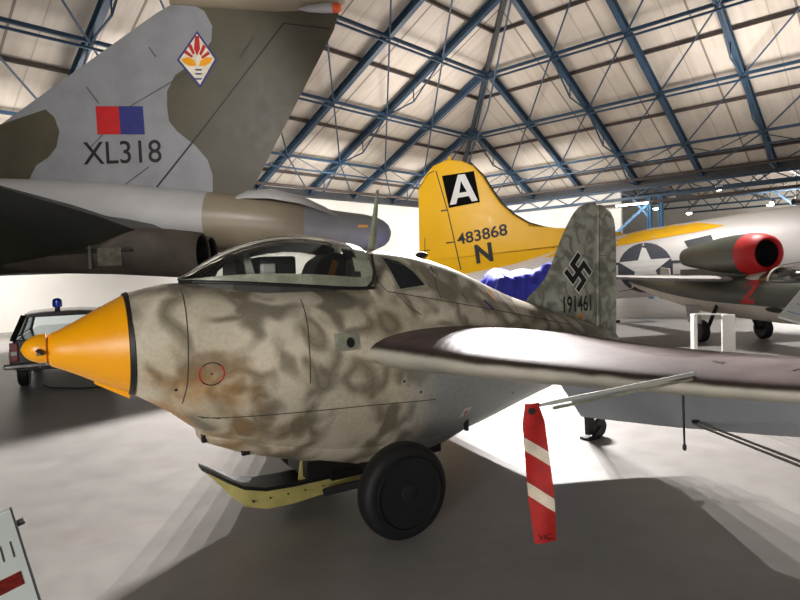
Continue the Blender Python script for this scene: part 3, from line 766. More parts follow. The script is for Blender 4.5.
# landing flaps lowered under each wing, elevons
for sd, par in ((-1, pw), (1, sw)):
    def hinge(y):
        le, ch, z, th, tw = interp(WS, y); return V(le+ch*.60, sd*y, z-ch*.60*tw-.075*ch*.6)
    rings = []
    for y in (.62, .9, 1.4, 2.0, 2.6, 3.2, 3.55):
        h = hinge(y); le, ch, z, th, tw = interp(WS, y); L = .26*ch
        d = V(math.cos(math.radians(52)), 0, -math.sin(math.radians(52)))
        rings.append([h+V(-.01, 0, .02), h+d*L, h+d*L+V(.006, 0, .004), h+V(.03, 0, .02)])
    MB().loft(rings).build('landing_flap', m_under, par, 0)
    decal('panel_line', m_line, par, PWB if sd < 0 else SWB, (0, 0, 0), (1, 0, 0), (0, 1, 0), (0, 0, -1), [strip([(3.95, sd*.7), (4.62, sd*3.0), (4.95, sd*4.3)], .012)], off=.003)
    decal('panel_line', m_line, par, PWB if sd < 0 else SWB, (0, 0, 0), (1, 0, 0), (0, 1, 0), (0, 0, -1), [strip([(3.3, sd*2.62), (4.4, sd*2.62)], .012)], off=.003)
# root fillet line
decal('root_seam', m_line, pw, PWB, (0, 0, 0), (1, 0, 0), (0, 1, 0), (0, 0, -1), [strip([(2.12, -.66), (2.2, -.72), (2.6, -.74), (3.4, -.66), (4.3, -.55)], .01)], off=.002)
decal('wing_stencil', m_black, pw, PWB, (3.25, -2.28, 0), (1, 0, 0), (0, 1, 0), (0, 0, -1), [[(-.03, -.04), (.03, -.02), (.02, .05), (-.01, .03)]], off=.003)
# wing-root fairing under the wing: smooth grey shoulder
R = []
for x, hw, zt, zb in ((1.7, .40, 1.2, 1.1), (1.95, .555, 1.25, 1.1), (2.15, .62, 1.28, 1.04), (2.5, .70, 1.33, .96), (3.0, .70, 1.33, .90), (3.6, .60, 1.28, .90), (4.3, .42, 1.2, .95)):
    R.append([V(x, hw*math.cos(a), (zt+zb)/2+(zt-zb)/2*math.sin(a)) for a in [2*PI*k/30 for k in range(30)]])
MB().loft(R).build('wing_root_fairing', m_fus, K, 60)
# pitot tube with bright and dark strip
po = MB().tube((2.95, -2.33, 1.19), (1.95, -2.33, 1.185), .011, .009, 12); po.tube((1.95, -2.33, 1.185), (1.86, -2.33, 1.185), .008, .007, 10)
pt = po.build('pitot_tube', m_pale, pw, 40)
MB().tube((2.9, -2.352, 1.172), (1.95, -2.352, 1.168), .007, .007, 8).build('static_line', m_canframe, pt, 40)
# under-wing whip aerial
MB().tube((3.35, -2.0, 1.10), (3.36, -2.0, .66), .008, .006, 8).lathe([(.64, .006), (.65, .012), (.67, .012), (.68, .006)], 'z', 10, (3.36, -2.0, 0)).build('whip_aerial', m_black, pw)
MB().box((3.02, -.3, .50), (.03, .03, .10)).build('drain_mast', m_black, K, 0)
# skid
sk = [(.99, .475, .008, .05), (1.05, .44, .035, .08), (1.15, .37, .09, .105), (1.25, .31, .13, .12), (1.4, .27, .14, .13), (1.6, .26, .135, .135), (1.9, .26, .11, .135), (2.3, .23, .07, .13), (2.8, .24, .05, .12)]
R = []; R2 = []
for x, zt, th, hw in sk:
    R.append([V(x, -hw, zt-.012), V(x, hw, zt-.012), V(x, hw*.8, zt-.012-th), V(x, -hw*.8, zt-.012-th)])
    R2.append([V(x-.01, -hw-.01, zt+.014), V(x-.01, hw+.01, zt+.014), V(x-.01, hw+.01, zt-.012), V(x-.01, -hw-.01, zt-.012)])
s_o = MB().loft(R).build('landing_skid', m_cream, K, 30); MB().loft(R2).build('skid_top_plate', m_darkmetal, s_o, 30)
for x in (1.3, 1.42, 1.55, 1.68, 1.82): MB().lathe([(-.138, .001), (-.130, .006), (-.11, .007)], 'y', 8, (x, 0, .20)).build('rivet', m_darkmetal, s_o)
for x in (1.66, 2.1, 2.6):
    MB().bar((x, -.09, .21), (x+.05, -.09, .50), .03, .05).bar((x+.1, -.09, .21), (x+.05, -.09, .5), .02, .03).build('skid_strut', m_cream, s_o, 0)
MB().tube((1.9, 0, .30), (2.75, 0, .42), .05, .05, 12).build('skid_ram', m_darkmetal, s_o)
MB().box((2.25, 0, .36), (1.15, .42, .13)).build('skid_well', m_black, K, 0)
# dolly
DX, WR = 2.10, .32
dl = MB().tube((DX, -.72, WR), (DX, .72, WR), .035, n=14); dl.bar((DX-.25, -.2, WR-.03), (DX+.25, -.2, WR-.03), .06, .06).bar((DX-.25, .2, WR-.03), (DX+.25, .2, WR-.03), .06, .06)
d_o = dl.build('dolly_axle', m_darkmetal, K)
for sd in (-1, 1): MB().bar((DX-.08, .5*sd, .30), (DX-.30, .2*sd, .18), .04, .05).build('axle_brace', m_darkmetal, d_o, 0)
def wheel(y, out, par):
    prof = [(-.072, .18), (-.08, .22), (-.082, .26), (-.072, .295), (-.042, .315), (0, .32), (.042, .315), (.072, .295), (.082, .26), (.08, .22), (.072, .18)]
    ty = MB().lathe(prof, 'y', 56, (DX, y, WR)); w_ = ty.build('dolly_wheel', m_rubber, par, 50)
    h = MB().lathe([(-.06*out, .20), (.07*out, .20), (.075*out, .185), (.05*out, .15), (.045*out, .08), (.09*out, .06), (.10*out, .03), (.10*out, .001)], 'y', 40, (DX, y, WR)); ho = h.build('wheel_hub', m_hub, w_, 30)
    for k in range(6):
        a = 2*PI*k/6; MB().lathe([(.055*out, .012), (.066*out, .011), (.068*out, .004)], 'y', 8, (DX+.1*math.cos(a), y, WR+.1*math.sin(a))).build('wheel_bolt', m_steel, ho)
    MB().lathe([(.084*out, .225), (.10*out, .228), (.101*out, .238), (.085*out, .242)], 'y', 48, (DX, y, WR)).build('tyre_ridge', m_rubber, w_)
wheel(-.82, -1, d_o); wheel(.82, 1, d_o)
# tail wheel
MB().lathe([(-.035, .05), (-.04, .08), (-.02, .105), (.02, .105), (.04, .08), (.035, .05)], 'y', 28, (4.92, 0, .105)).build('tail_wheel', m_rubber, K)
MB().bar((4.80, 0, .05), (4.78, 0, .85), .05, .09, (1, 0, 0)).bar((4.80, -.05, .02), (4.92, -.05, .11), .015, .04).box((4.80, 0, .012), (.16, .12, .024)).build('tail_strut', m_darkmetal, K, 0)

# streamer hanging from the pitot
def kw_(p): return K_M @ Vector(p)
K_M = Matrix.Translation((-2.25, 3.45, 0)) @ Matrix.Rotation(KA, 4, 'Z')
top = kw_((1.845, -2.335, 1.18))
ST_ = thing('warning_streamer', 'red streamer with white diagonal bands hanging from the pitot tube', 'streamer', (top.x, top.y, 0))
def streamer():
    L = .585; W = .098; n = 44; mcols = 10
    d = V(1, .12, 0).normalized(); nrm = d.cross(V(0, 0, 1))
    def P(i, j, off=0):
        t = i/n; wd = W*(.62+.38*sstep(0, .16, t)); 
        z = top.z-.0+.02-L*t
        lean = .045*t
        x = (j/mcols-.5)*wd
        wav = .008*math.sin(t*7+j*.35)+.010*math.sin(t*3.0)*(j/mcols-.5)*2
        return V(0, 0, z)+d*(x+lean)+nrm*(wav+off)
    for name, mat_, test in (('cloth', m_redcloth, 0), ('white_band', m_whitecloth, 1), ('white_band', m_whitecloth, 2)):
        m = MB(); G = {}
        def vid(i, j, s):
            if (i, j, s) not in G: G[(i, j, s)] = len(m.v); m.v.append(P(i, j, .0012*s))
            return G[(i, j, s)]
        if test == 0:
            for i in range(n):
                for j in range(mcols):
                    m.f.append([vid(i, j, 1), vid(i, j+1, 1), vid(i+1, j+1, 1), vid(i+1, j, 1)])
                    m.f.append([vid(i, j, -1), vid(i+1, j, -1), vid(i+1, j+1, -1), vid(i, j+1, -1)])
        else:
            c0 = .235 if test == 1 else .565
            for s in (2.5, -2.5):
                for j in range(mcols):
                    ii = [(c0+.115*(jj/mcols))*n for jj in (j, j+1)]; jj = [(c0+.10+.115*(jj/mcols))*n for jj in (j, j+1)]
                    i0 = len(m.v)
                    K2 = 4
                    for k in range(K2+1):
                        for q_ in (0, 1): m.v.append(P(ii[q_]+(jj[q_]-ii[q_])*k/K2, j+q_, .0012*s))
                    for k in range(K2): m.f.append([i0+2*k, i0+2*k+1, i0+2*k+3, i0+2*k+2])
        b = bmesh.new(); vs = [b.verts.new(p_) for p_ in m.v]
        for f_ in m.f: b.faces.new([vs[k] for k in f_])
        me = bpy.data.meshes.new(name); b.to_mesh(me); b.free()
        finish(me, name, mat_, ST_, 60)
    MB().lathe([(-.006, .004), (-.006, .014), (.006, .014), (.006, .004)], 'y', 16, V(-.004, -.008, top.z-.01)).build('eyelet', m_darkmetal, ST_)
    decal('stencil_letters', m_black, ST_, None, V(0, 0, top.z-.54)+d*.04, d, (0, 0, 1), V(0, 1, 0), text='VIC', size=.035, off=.012)
streamer()

# ================================================================== BARRIER CORD, SIGNS
g = thing('tie_down_line', 'pair of taut grey cords running from the lowered wing flap down to the right', 'cord')
for dz in (0, .03):
    MB().tube((2.56, 5.03, .45+dz), (2.72, 3.6, .68+dz), .010, n=8).build('cord', m_cord, g) if False else None
def fl(px, py, D):   # helper: point at depth D for design numbers given in the 800x600 frame
    d = fw+r2*((px-400)/585)-u2*((py-300)/585); d = d/d.y; return V(0, 0, HC)+d*D
pa, pb = fl(694, 424, 4.14), fl(860, 490, 2.5)
MB().box(pa+V(.012, 0, .018), (.05, .02, .02)).build('clip', m_darkmetal, g, 0)
for dz, dx in ((0, 0), (.012, .03)):
    MB().tube(pa+V(dx, 0, dz)-g.location, pb+V(dx, 0, dz)-g.location, .008, n=8).build('cord', m_cord, g)
bp = V(pb.x, pb.y, 0)
q = thing('barrier_post', 'low grey barrier post holding the pair of cords', 'post', (pb.x+.02, pb.y, 0))
MB().tube((0, 0, .02), (0, 0, pb.z-.02), .015, n=10).build('pole', m_steel, q); MB().lathe([(0, .12), (.012, .12), (.025, .03), (.03, .001)], 'z', 24).build('base', m_steel, q)
# information board lower left (tilted lectern)
tr_ = fl(10, 510, 1.75); br_ = fl(46, 625, 1.42)
IB = thing('information_board', 'pale tilted information board with dark red pictures on a grey stand', 'sign', (tr_.x-.45, (tr_.y+br_.y)/2, 0))
lo = IB.location.copy()
dn = (br_-tr_); Lb = dn.length; dn.normalize(); lf = V(-1, -.12, -.02); lf = (lf-dn*lf.dot(dn)).normalized(); nb = dn.cross(lf).normalized()
if nb.z < 0: nb = -nb
def bp_(a, b, c=0): return tr_-lo+lf*a+dn*b+nb*c
def slab(a0, a1, b0, b1, c0, c1):
    m = MB(); m.loft([[bp_(a0, b0, c), bp_(a1, b0, c), bp_(a1, b1, c), bp_(a0, b1, c)] for c in (c0, c1)]); return m
bd = slab(0, .9, 0, .55, -.012, 0).build('board', m_board, IB, 0)
slab(-.006, .0, -.006, .55, -.014, .004).build('edge_trim', m_frame, IB, 0); slab(-.006, .9, -.006, 0, -.014, .004).build('edge_trim', m_pale, IB, 0)
for a0, b0 in ((.018, .55*Lb), (.035, .77*Lb)):
    slab(a0, a0+.32, b0, b0+.05, 0, .0015).build('picture', m_crimson, bd, 0)
for k in range(4): slab(.02+.025*k, .024+.025*k, .28*Lb, .42*Lb, 0, .001).build('text_rule', m_frame, bd, 0)
slab(.06, .16, .02, .03, 0, .001).build('text_rule', m_frame, bd, 0)
slab(-.026, -.006, .055, .075, -.012, .0).build('clip', m_frame, IB, 0, bevel=.003)
MB().tube((0, 0, 0), bp_(.45, .28, -.01), .03, n=14).build('post', m_frame, IB); MB().lathe([(0, .2), (.015, .2), (.03, .05)], 'z', 24).build('base', m_frame, IB)

# ================================================================== CAR
CA = V(-5.78, 9.95, 0)
CR = thing('police_car', 'black estate car seen from behind with a blue roof beacon', 'car', CA, math.radians(27)); CR.scale = (.93, .93, .93)
# local: x to the right across the rear, y forward (away)
def csec(y, pts): return [V(x, y, z) for x, z in pts]
hw = .84
low_ = [(-.72, .36), (-hw, .45), (-hw-.01, .66), (-hw+.02, .86), (-hw+.10, .93), (hw-.10, .93), (hw-.02, .86), (hw+.01, .66), (hw, .45), (.72, .36)]
bo = MB().loft([csec(y, [(x*k, z) for x, z in low_]) for y, k in ((0, .97), (.06, 1.0), (1.0, 1.0), (2.6, 1.0), (3.9, .98), (4.3, .93))]); bo.build('body', m_carblack, CR, 30, bevel=.02)
# cabin pillars and roof, leaving the windows open
rfz = 1.36
MB().loft([[V(-.62, y, z_-.05), V(-.60, y, z_), V(-.3, y, z_+.03), V(.3, y, z_+.03), V(.60, y, z_), V(.62, y, z_-.05)] for y, z_ in ((.28, rfz), (.5, rfz+.02), (1.6, rfz+.03), (2.4, rfz-.01))]).build('roof', m_carblack, CR, 40)
for sx_ in (-1, 1):
    for y0, y1, w_ in ((.03, .30, .09), (1.2, 1.2, .06), (3.1, 2.4, .06)):
        MB().bar((sx_*.77, y0, .92), (sx_*.61, y1, rfz-.02), w_, .06, (0, 1, 0)).build('pillar', m_carblack, CR, 0)
    MB().loft([[V(sx_*.765, y, .93), V(sx_*.615, y+.12 if y < 1 else y-.3, rfz-.04), V(sx_*.61, y+.12 if y < 1 else y-.3, rfz-.04), V(sx_*.755, y, .93)] for y in (.2, 2.9)]).build('side_window', m_carglass, CR, 0)
MB().loft([[V(x, .05, .93), V(x*.86, .28, rfz-.03), V(x*.86, .30, rfz-.03), V(x, .07, .93)] for x in (-.70, .70)]).build('rear_window', m_carglass, CR, 0)
for sx_ in (-1, 1):
    tl = MB().box((sx_*.755, -.015, .72), (.13, .06, .34)).build('tail_lamp', m_redlens, CR, 0, bevel=.015)
    MB().box((sx_*.755, -.05, .70), (.09, .012, .07)).build('reversing_lens', m_pale, tl, 0)
    for y in (.75, 3.3):
        wq = MB().lathe([(-.09, .19), (-.09, .28), (-.06, .315), (.06, .315), (.09, .28), (.09, .19)], 'x', 30, (sx_*.70, y, .315)).build('wheel', m_rubber, CR)
        MB().lathe([(.07*sx_, .2), (.09*sx_, .19), (.10*sx_, .05)], 'x', 24, (sx_*.70, y, .315)).build('hubcap', m_steel, wq)
MB().bar((-.92, -.08, .47), (.92, -.08, .47), .07, .10).build('bumper', m_chrome, CR, 0, bevel=.03)
for sx_ in (-.36, .36): MB().box((sx_, -.13, .49), (.04, .05, .15)).build('overrider', m_chrome, CR, 0, bevel=.01)
MB().box((.0, -.02, .62), (.52, .02, .12)).build('number_plate', m_orange, CR, 0)
MB().bar((-.3, .0, .94), (.3, 0, .94), .02, .02).build('tailgate_handle', m_chrome, CR, 0)
MB().box((-.35, .30, 1.12), (.5, .12, .34)).box((.35, 1.7, 1.05), (.5, .12, .4)).build('seat_back', m_darkmetal, CR, 0, bevel=.04) if False else None
bc = MB().lathe([(1.37, .07), (1.40, .07), (1.41, .045), (1.47, .045)], 'z', 20, (-.08, .55, 0)).build('beacon_base', m_black, CR)
MB().lathe([(1.47, .075), (1.52, .085), (1.60, .08), (1.63, .05), (1.64, .01)], 'z', 24, (-.08, .55, 0)).build('beacon_lens', m_bluelens, bc)
pts = [V(-6.3, 10.2, .012), V(-6.0, 9.9, .012), V(-5.4, 9.75, .012), V(-4.8, 9.8, .012), V(-4.2, 10.1, .012), V(-3.6, 10.6, .012)]
MB().path(pts, .012, 6).build('floor_cable', m_black, None, label='black cable lying on the floor behind the car', cat='cable')

# ================================================================== DELTA-WING BOMBER (tail part in view)
ax = V(1, .0, 0).normalized(); VA = math.atan2(ax.y, ax.x)
# local: x aft (to the right), y away from the viewer, z up
VO = V(-5.8, 12.4, 0)
B = thing('delta_bomber', 'huge grey and green delta bomber, its tall fin marked XL318, tail towards the right', 'aircraft', VO, VA)
def circ(x, zc, ry, rz, n=40, yo=0): return [V(x, yo+ry*math.cos(2*PI*k/n), zc+rz*math.sin(2*PI*k/n)) for k in range(n)]
FU = [(-14, 3.15, 1.35, 1.15), (-8, 3.15, 1.3, 1.15), (-4, 3.1, 1.15, 1.02), (-1.5, 3.08, .98, .88), (0, 3.05, .84, .78), (1.9, 2.95, .655, .64)]
MB().loft([circ(x, z, ry, rz) for x, z, ry, rz in FU]).build('fuselage', m_vlight, B, 60)
TC = [(1.9, 2.95, .658, .643), (2.4, 2.92, .61, .60), (3.2, 2.84, .55, .545), (3.9, 2.76, .49, .49), (3.91, 2.76, .485, .485)]
MB().loft([circ(x, z, ry, rz) for x, z, ry, rz in TC]).build('rear_fuselage', m_vtan, B, 60)
TC = [(3.9, 2.76, .488, .488), (4.5, 2.69, .43, .43), (5.1, 2.64, .37, .38), (5.35, 2.62, .33, .34), (5.52, 2.61, .25, .26), (5.62, 2.61, .15, .16), (5.66, 2.61, .03, .03)]
to = MB().loft([circ(x, z, ry, rz) for x, z, ry, rz in TC]).build('tail_cone', m_vgrey, B, 60)
MB().box((5.1, -.40, 2.74), (.20, .03, .05)).build('tail_light', m_yellow, to, 0)
MB().prism([(.05, 2.80), (.22, 2.84), (.40, 2.84), (.40, 2.78)], -.87, -.80).build('side_vane', m_black, B, 0)
MB().box((.22, -.86, 2.93), (.22, .03, .05)).build('side_marking', m_yellow, B, 0)
# parachute housing behind the fin
MB().loft([[V(x, .34*math.cos(a), z+h*max(0, math.sin(a))-.1) for a in [2*PI*k/24 for k in range(24)]] for x, z, h in ((2.3, 3.45, .05), (2.7, 3.50, .2), (3.2, 3.48, .24), (3.8, 3.36, .2), (4.3, 3.18, .12), (4.7, 3.0, .03))]).build('parachute_housing', m_vlight, B, 50)
# fin: leading edge line from (-3.6,z3.7) up, quadrilateral; pixel-designed outline in the fin plane
def fpl(px, py):  # point of the fin plane (local x,z)
    d = fl(px, py, 1)-V(0, 0, HC); n = V(-math.sin(VA), math.cos(VA), 0); t = (VO.dot(n))/d.dot(n); P = d*t+V(0, 0, HC)
    r = P-VO; return (r.x*math.cos(VA)+r.y*math.sin(VA), P.z)
le0 = fpl(-60, 168); le1 = fpl(158, 12); le2 = fpl(185, -6); te1 = fpl(345, -40); te2 = fpl(334, 30); te3 = fpl(247, 200)
base = fpl(-60, 215); baseR = fpl(247, 215)
def fin_le(z): return interp([(3.0, le0[0]-.6), (le0[1], le0[0]), (le1[1], le1[0]), (le2[1], le2[0]), (8.4, le2[0]+.8)], z)[0] if False else None
def lin(tab, z):
    if z <= tab[0][0]: return tab[0][1]
    for a_, b_ in zip(tab, tab[1:]):
        if z <= b_[0]: return a_[1]+(b_[1]-a_[1])*(z-a_[0])/(b_[0]-a_[0])
    return tab[-1][1]
ztop = 8.25
LEv = [(3.0, le0[0]-.9), (le0[1], le0[0]), (le1[1], le1[0]), (le2[1], le2[0]+.12), (ztop-.02, le2[0]+1.0)]
TEv = [(3.0, te3[0]-.15), (te3[1], te3[0]), (te2[1], te2[0]), (ztop, te2[0]+.45)]
rings = []
for k in range(33):
    z = 3.3+(ztop-3.3)*k/32; a_, b_ = lin(LEv, z), lin(TEv, z); c = b_-a_; th = .30-.12*k/32
    r = []
    for i in range(20):
        t = i/19; yy = th*(1.9*(.2969*math.sqrt(t)-.126*t-.3516*t*t+.2843*t**3-.1015*t**4))+.004; r.append(V(a_+c*t, -yy, z))
    for i in range(18, 0, -1):
        t = i/19; yy = th*(1.9*(.2969*math.sqrt(t)-.126*t-.3516*t*t+.2843*t**3-.1015*t**4))+.004; r.append(V(a_+c*t, yy, z))
    rings.append(r)
fm = MB().loft(rings); vf = fm.build('fin', m_vgrey, B, 50); VFB = fm.bvh()
# fin tip pod with red lamp
px_ = fpl(325, 12)
cap = MB().loft([circ(x, px_[1]+.30, ry, rz, 24) for x, ry, rz in ((px_[0]-3.2, .05, .05), (px_[0]-2.4, .2, .16), (px_[0]-1, .24, .28), (px_[0]+.2, .22, .26), (px_[0]+.42, .12, .12))]); cap.build('fin_tip', m_vtan, B, 60)
MB().loft([circ(x, px_[1]-.02, ry, rz, 20, -.22) for x, ry, rz in ((px_[0]-.5, .02, .02), (px_[0]-.3, .06, .07), (px_[0], .08, .10), (px_[0]+.18, .08, .10))]).build('warning_pod', m_vlight, B, 60)
MB().loft([circ(x, px_[1]-.02, ry, rz, 20, -.22) for x, ry, rz in ((px_[0]+.18, .085, .10), (px_[0]+.30, .085, .10), (px_[0]+.36, .05, .06))]).build('warning_lens', simple('orange_red_lens', srgb(226, 96, 50), .4), B, 60)
def vmark(name, mat, pix, off=.006, parent=None):
    return decal(name, mat, parent or vf, VFB, (0, 0, 0), (1, 0, 0), (0, 0, 1), P_, [[fpl(*q_) for q_ in pl] for pl in pix], off=off, maxlen=.5, snap=True)
# camouflage patches painted on the fin
vmark('green_patch', m_vgreen, [[(-90, 190), (-60, 168), (0, 125), (47, 110), (56, 118), (61, 132), (58, 148), (50, 158), (38, 166), (32, 178), (31, 200), (-90, 205)]])
vmark('green_patch', m_vgreen, [[(186, 1), (205, 12), (213, 27), (212, 42), (205, 52), (192, 65), (176, 76), (168, 92), (168, 108), (170, 122), (178, 132), (196, 146), (208, 160), (213, 175), (213, 202), (249, 202), (292, 114), (334, 31), (341, 15), (338, -8), (330, -25), (200, -18)]])
# hinge line of the rudder
vmark('hinge_line', m_black, [strip([(154, 192), (200, 134), (284, 24)], 1.6)], .010); vmark('hinge_line', m_black, [strip([(284, 24), (330, 29)], 1.2)], .010)
vmark('hinge_line', m_line, [strip([(90, 150), (130, 108), (207, 62)], .8)], .009); vmark('hinge_line', m_line, [strip([(88, 88), (100, 104)], 1)], .009); vmark('hinge_line', m_line, [strip([(122, 188), (150, 167)], .8)], .009)
vmark('hinge_line', m_line, [strip([(150, 48), (157, 58)], 1)], .009); vmark('hinge_line', m_line, [strip([(240, 58), (254, 38)], 2)], .010)
# flag flash
vmark('fin_flash', m_red, [[(97, 107), (120, 107), (122, 135), (99, 135)]], .010)
vmark('fin_flash', m_blue, [[(120, 107), (144, 107), (146, 135), (122, 135)]], .010)
# serial
c1 = fpl(124, 154)
d_s = decal('serial_number', m_black, vf, VFB, (c1[0], 0, c1[1]), (1, 0, 0), (0, 0, 1), P_, text='XL318', size=.66, sx=.92, bold=.003, off=.010, maxlen=.3)
# squadron diamond
def rel(cx_, cy_, pts): return [(cx_+x, cy_+y) for x, y in pts]
dc = (198, 60)
vmark('badge_border', m_blue, [rel(*dc, [(0, -28), (20, 0), (3, 29), (-20, 1)])], .012)
vmark('badge_field', simple('cream_badge_paint', srgb(236, 226, 200), .5), [rel(*dc, [(0, -25), (17.5, 0), (3, 25.5), (-17.5, 1)])], .014)
for pl in ([(-2, -23), (2, -23), (3, -10), (0, -3), (-3, -10)], [(-9, -13), (-6, -15), (-2, -6), (-4, -4)], [(6, -15), (9, -12), (4, -3), (2, -5)], [(-13, -6), (-11, -9), (-4, -3), (-5, -1)], [(11, -8), (13, -5), (5, 0), (4, -2)]):
    vmark('badge_ray', m_red, [rel(*dc, pl)], .016)
vmark('badge_wing', m_yellow, [rel(*dc, [(-16, 0), (-8, -2), (-2, 2), (-1, 7), (-8, 7), (-13, 4)])], .016); vmark('badge_wing', m_yellow, [rel(*dc, [(16, -1), (9, -2), (3, 2), (2, 7), (8, 7), (13, 4)])], .016)
for y in (10, 14, 19): vmark('badge_mark', m_blue, [rel(*dc, [(-2.5, y), (5.5, y), (4, y+1.6), (-1, y+1.6)])], .016)
# wing, thick at the root, rising towards the viewer
def vws(s, xt, xl, zt, zl, zmid, th, n=16):
    """s outboard distance (towards viewer = -y); xt trailing edge, xl leading edge"""
    r = []
    for i in range(n+1):
        t = i/n; x = xt+(xl-xt)*t; z = zt+(zl-zt)*t; h = th*math.sin(PI*min(1, t*1.0)**.65)*.5+.02
        r.append(V(x, -s, z+(zmid)*0+h))
    for i in range(n-1, 0, -1):
        t = i/n; x = xt+(xl-xt)*t; z = zt+(zl-zt)*t; h = th*math.sin(PI*t**.65)*.5+.02
        r.append(V(x, -s, z-h))
    return r
wr = [vws(.75, 1.5, -7, 2.6, 2.6, 0, 1.1), vws(2.1, 1.4, -6.2, 2.58, 2.58, 0, 1.05), vws(3.0, 1.05, -5.4, 2.80, 2.78, 0, .8), vws(4.5, .4, -4.6, 3.10, 3.1, 0, .5), vws(8, -1.0, -4, 3.7, 3.7, 0, .3), vws(11, -2.2, -4, 4.1, 4.15, 0, .15)]
MB().loft([[V(x, -2.55, z0), V(x, -2.2, 1.98), V(x, -.6, 1.98), V(x, -.6, z1), V(x, -2.3, z1)] for x, z0, z1 in ((-7, 2.3, 2.75), (.6, 2.3, 2.75), (1.35, 2.3, 2.58))]).build('engine_bay', simple('dark_engine_bay_paint', srgb(44, 42, 38), .6), B, 40)
wo = MB().loft(wr).build('wing', m_vunder, B, 60)
wl = [[V(q_.x, -q_.y, q_.z) for q_ in r] for r in wr]; MB().loft(wl).build('wing', m_vunder, B, 60)
# engine jet pipes
for (yo, x1, nm) in ((-2.1, 2.38, 'near'), (-1.05, 2.2, 'far')):
    eo = MB().loft([circ(x, z, r_, r_, 36, yo) for x, z, r_ in ((-1.5, 2.35, .30), (-.4, 2.37, .40), (.8, 2.34, .43), (x1-.5, 2.24, .42), (x1, 2.19, .395))]+[circ(x, z, r_, r_, 36, yo) for x, z, r_ in ((x1, 2.19, .365), (x1-.6, 2.22, .37), (x1-.62, 2.22, .05))], False).build('jet_pipe', m_soot, wo, 50); MB().loft([circ(x1-.03, 2.19, .362, .362, 36, yo), circ(x1-.5, 2.21, .36, .36, 36, yo), circ(x1-.52, 2.21, .03, .03, 36, yo)], False).build('jet_pipe_lining', m_black, eo, 50)
MB().box((.95, -2.5, 2.2), (.4, .1, .3)).build('access_panel', simple('open_bay_metal', srgb(86, 80, 66), .5, var=.5, scale=9), wo, 0)
MB().box((.62, -2.52, 2.22), (.05, .06, .42)).build('bay_edge', m_steel, wo, 0)
MB().bar((-5.6, -2.3, 1.9), (-2.15, -2.3, 1.9), .25, .10).build('bay_door', simple('brown_door_panel', srgb(104, 94, 78), .6), wo, 0)

# ================================================================== YELLOW-TAILED BOMBER
bx = V(.905, -.42, 0).normalized(); BA = math.atan2(bx.y, bx.x); BO = V(.95, 22.2, 0)
G = thing('yellow_tailed_bomber', 'pale silver bomber with a big yellow fin marked with a black A square', 'aircraft', BO, BA)
def gpl(px, py, off=0):
    n = V(-math.sin(BA), math.cos(BA), 0); O_ = BO+n*off
    d = fl(px, py, 1)-V(0, 0, HC); t = O_.dot(n)/d.dot(n); P = d*t+V(0, 0, HC); r = P-BO; return (r.x*math.cos(BA)+r.y*math.sin(BA), P.z)
# fuselage axis: sections fitted to the top line
ft = []
for x, r_ in ((-.2, .25), (.3, .38), (1.5, .55), (3.5, .78), (5.5, .95), (8, 1.1), (11, 1.2), (14, 1.25), (17, 1.25)):
    zt = 2.62+.135*x*.62 if x < 8 else None
    ft.append((x, r_*(.85 if x < 4 else 1)))
def ztop_(x): return lin([(0, 1.55), (2.5, 1.72), (4.5, 2.2), (6.5, 2.78), (8.5, 2.98), (11.4, 3.30), (14, 3.55), (17, 4.1)], x)
MB().loft([circ(x, ztop_(x)-r_, r_*.92, r_, 48) for x, r_ in ft]).build('fuselage', m_bwhite, G, 60)
GF = MB().loft([circ(x, ztop_(x)-r_, r_*.92, r_, 48) for x, r_ in ft]).bvh()
top_px = [(420, 262), (419, 190), (424, 178), (434, 166), (448, 160), (462, 161), (474, 166), (484, 177), (492, 190), (502, 204), (514, 215), (530, 224), (556, 231), (600, 231), (640, 236)]
out_ = [gpl(*q_) for q_ in top_px]
# fin as an airfoil-like slab: outline prism with rounded thickness
def soft_prism(poly, th, inset=.06):
    c = Vector((sum(p_[0] for p_ in poly)/len(poly), sum(p_[1] for p_ in poly)/len(poly)))
    def ins(d):
        n = len(poly); o_ = []
        for i in range(n):
            a_, b_, c_ = Vector(poly[i-1]), Vector(poly[i]), Vector(poly[(i+1) % n]); e = (c_-a_).normalized(); nn = Vector((-e.y, e.x))
            if nn.dot(c-b_) < 0: nn = -nn
            o_.append(b_+nn*d)
        return o_
    m = MB(); R = []
    for y, d in ((-th/2, inset*1.6), (-th*.42, inset*.5), (-th*.2, 0), (th*.2, 0), (th*.42, inset*.5), (th/2, inset*1.6)):
        R.append([V(p_[0], y, p_[1]) for p_ in ins(d)])
    return m.loft(R)
poly = out_+[(gpl(640, 236)[0], 2.6), (3.5, 1.6), (0.3, 1.4), (gpl(420, 262)[0], 1.55)]
fnm = soft_prism(poly, .26); gf = fnm.build('fin', m_byellow, G, 40); GFB = fnm.bvh()
def gm(name, mat, pix, off=.01, par=None): return decal(name, mat, par or gf, GFB, (0, 0, 0), (1, 0, 0), (0, 0, 1), P_, [[gpl(*q_, -.13) for q_ in pl] for pl in pix], off=off, maxlen=1, snap=True)
gm('letter_panel', simple('flat_black_marking', srgb(14, 14, 14), .9, spec=.1), [[(442, 176), (474, 171), (480, 202), (449, 208)]])
gm('letter', m_white, [[(458, 175), (465, 174), (478, 200.5), (472, 201.5), (469, 196), (458, 198), (456.5, 204), (450, 205)], [(461, 181), (459.5, 193), (467, 191.8)]], .02)
c_ = gpl(482, 235, -.13); 
decal('serial_number', m_black, gf, GFB, (c_[0], 0, c_[1]), V(1, 0, .03), (0, 0, 1), P_, text='483868', size=.56, sx=1.12, bold=.010, off=.012, maxlen=1, rot=0.11)
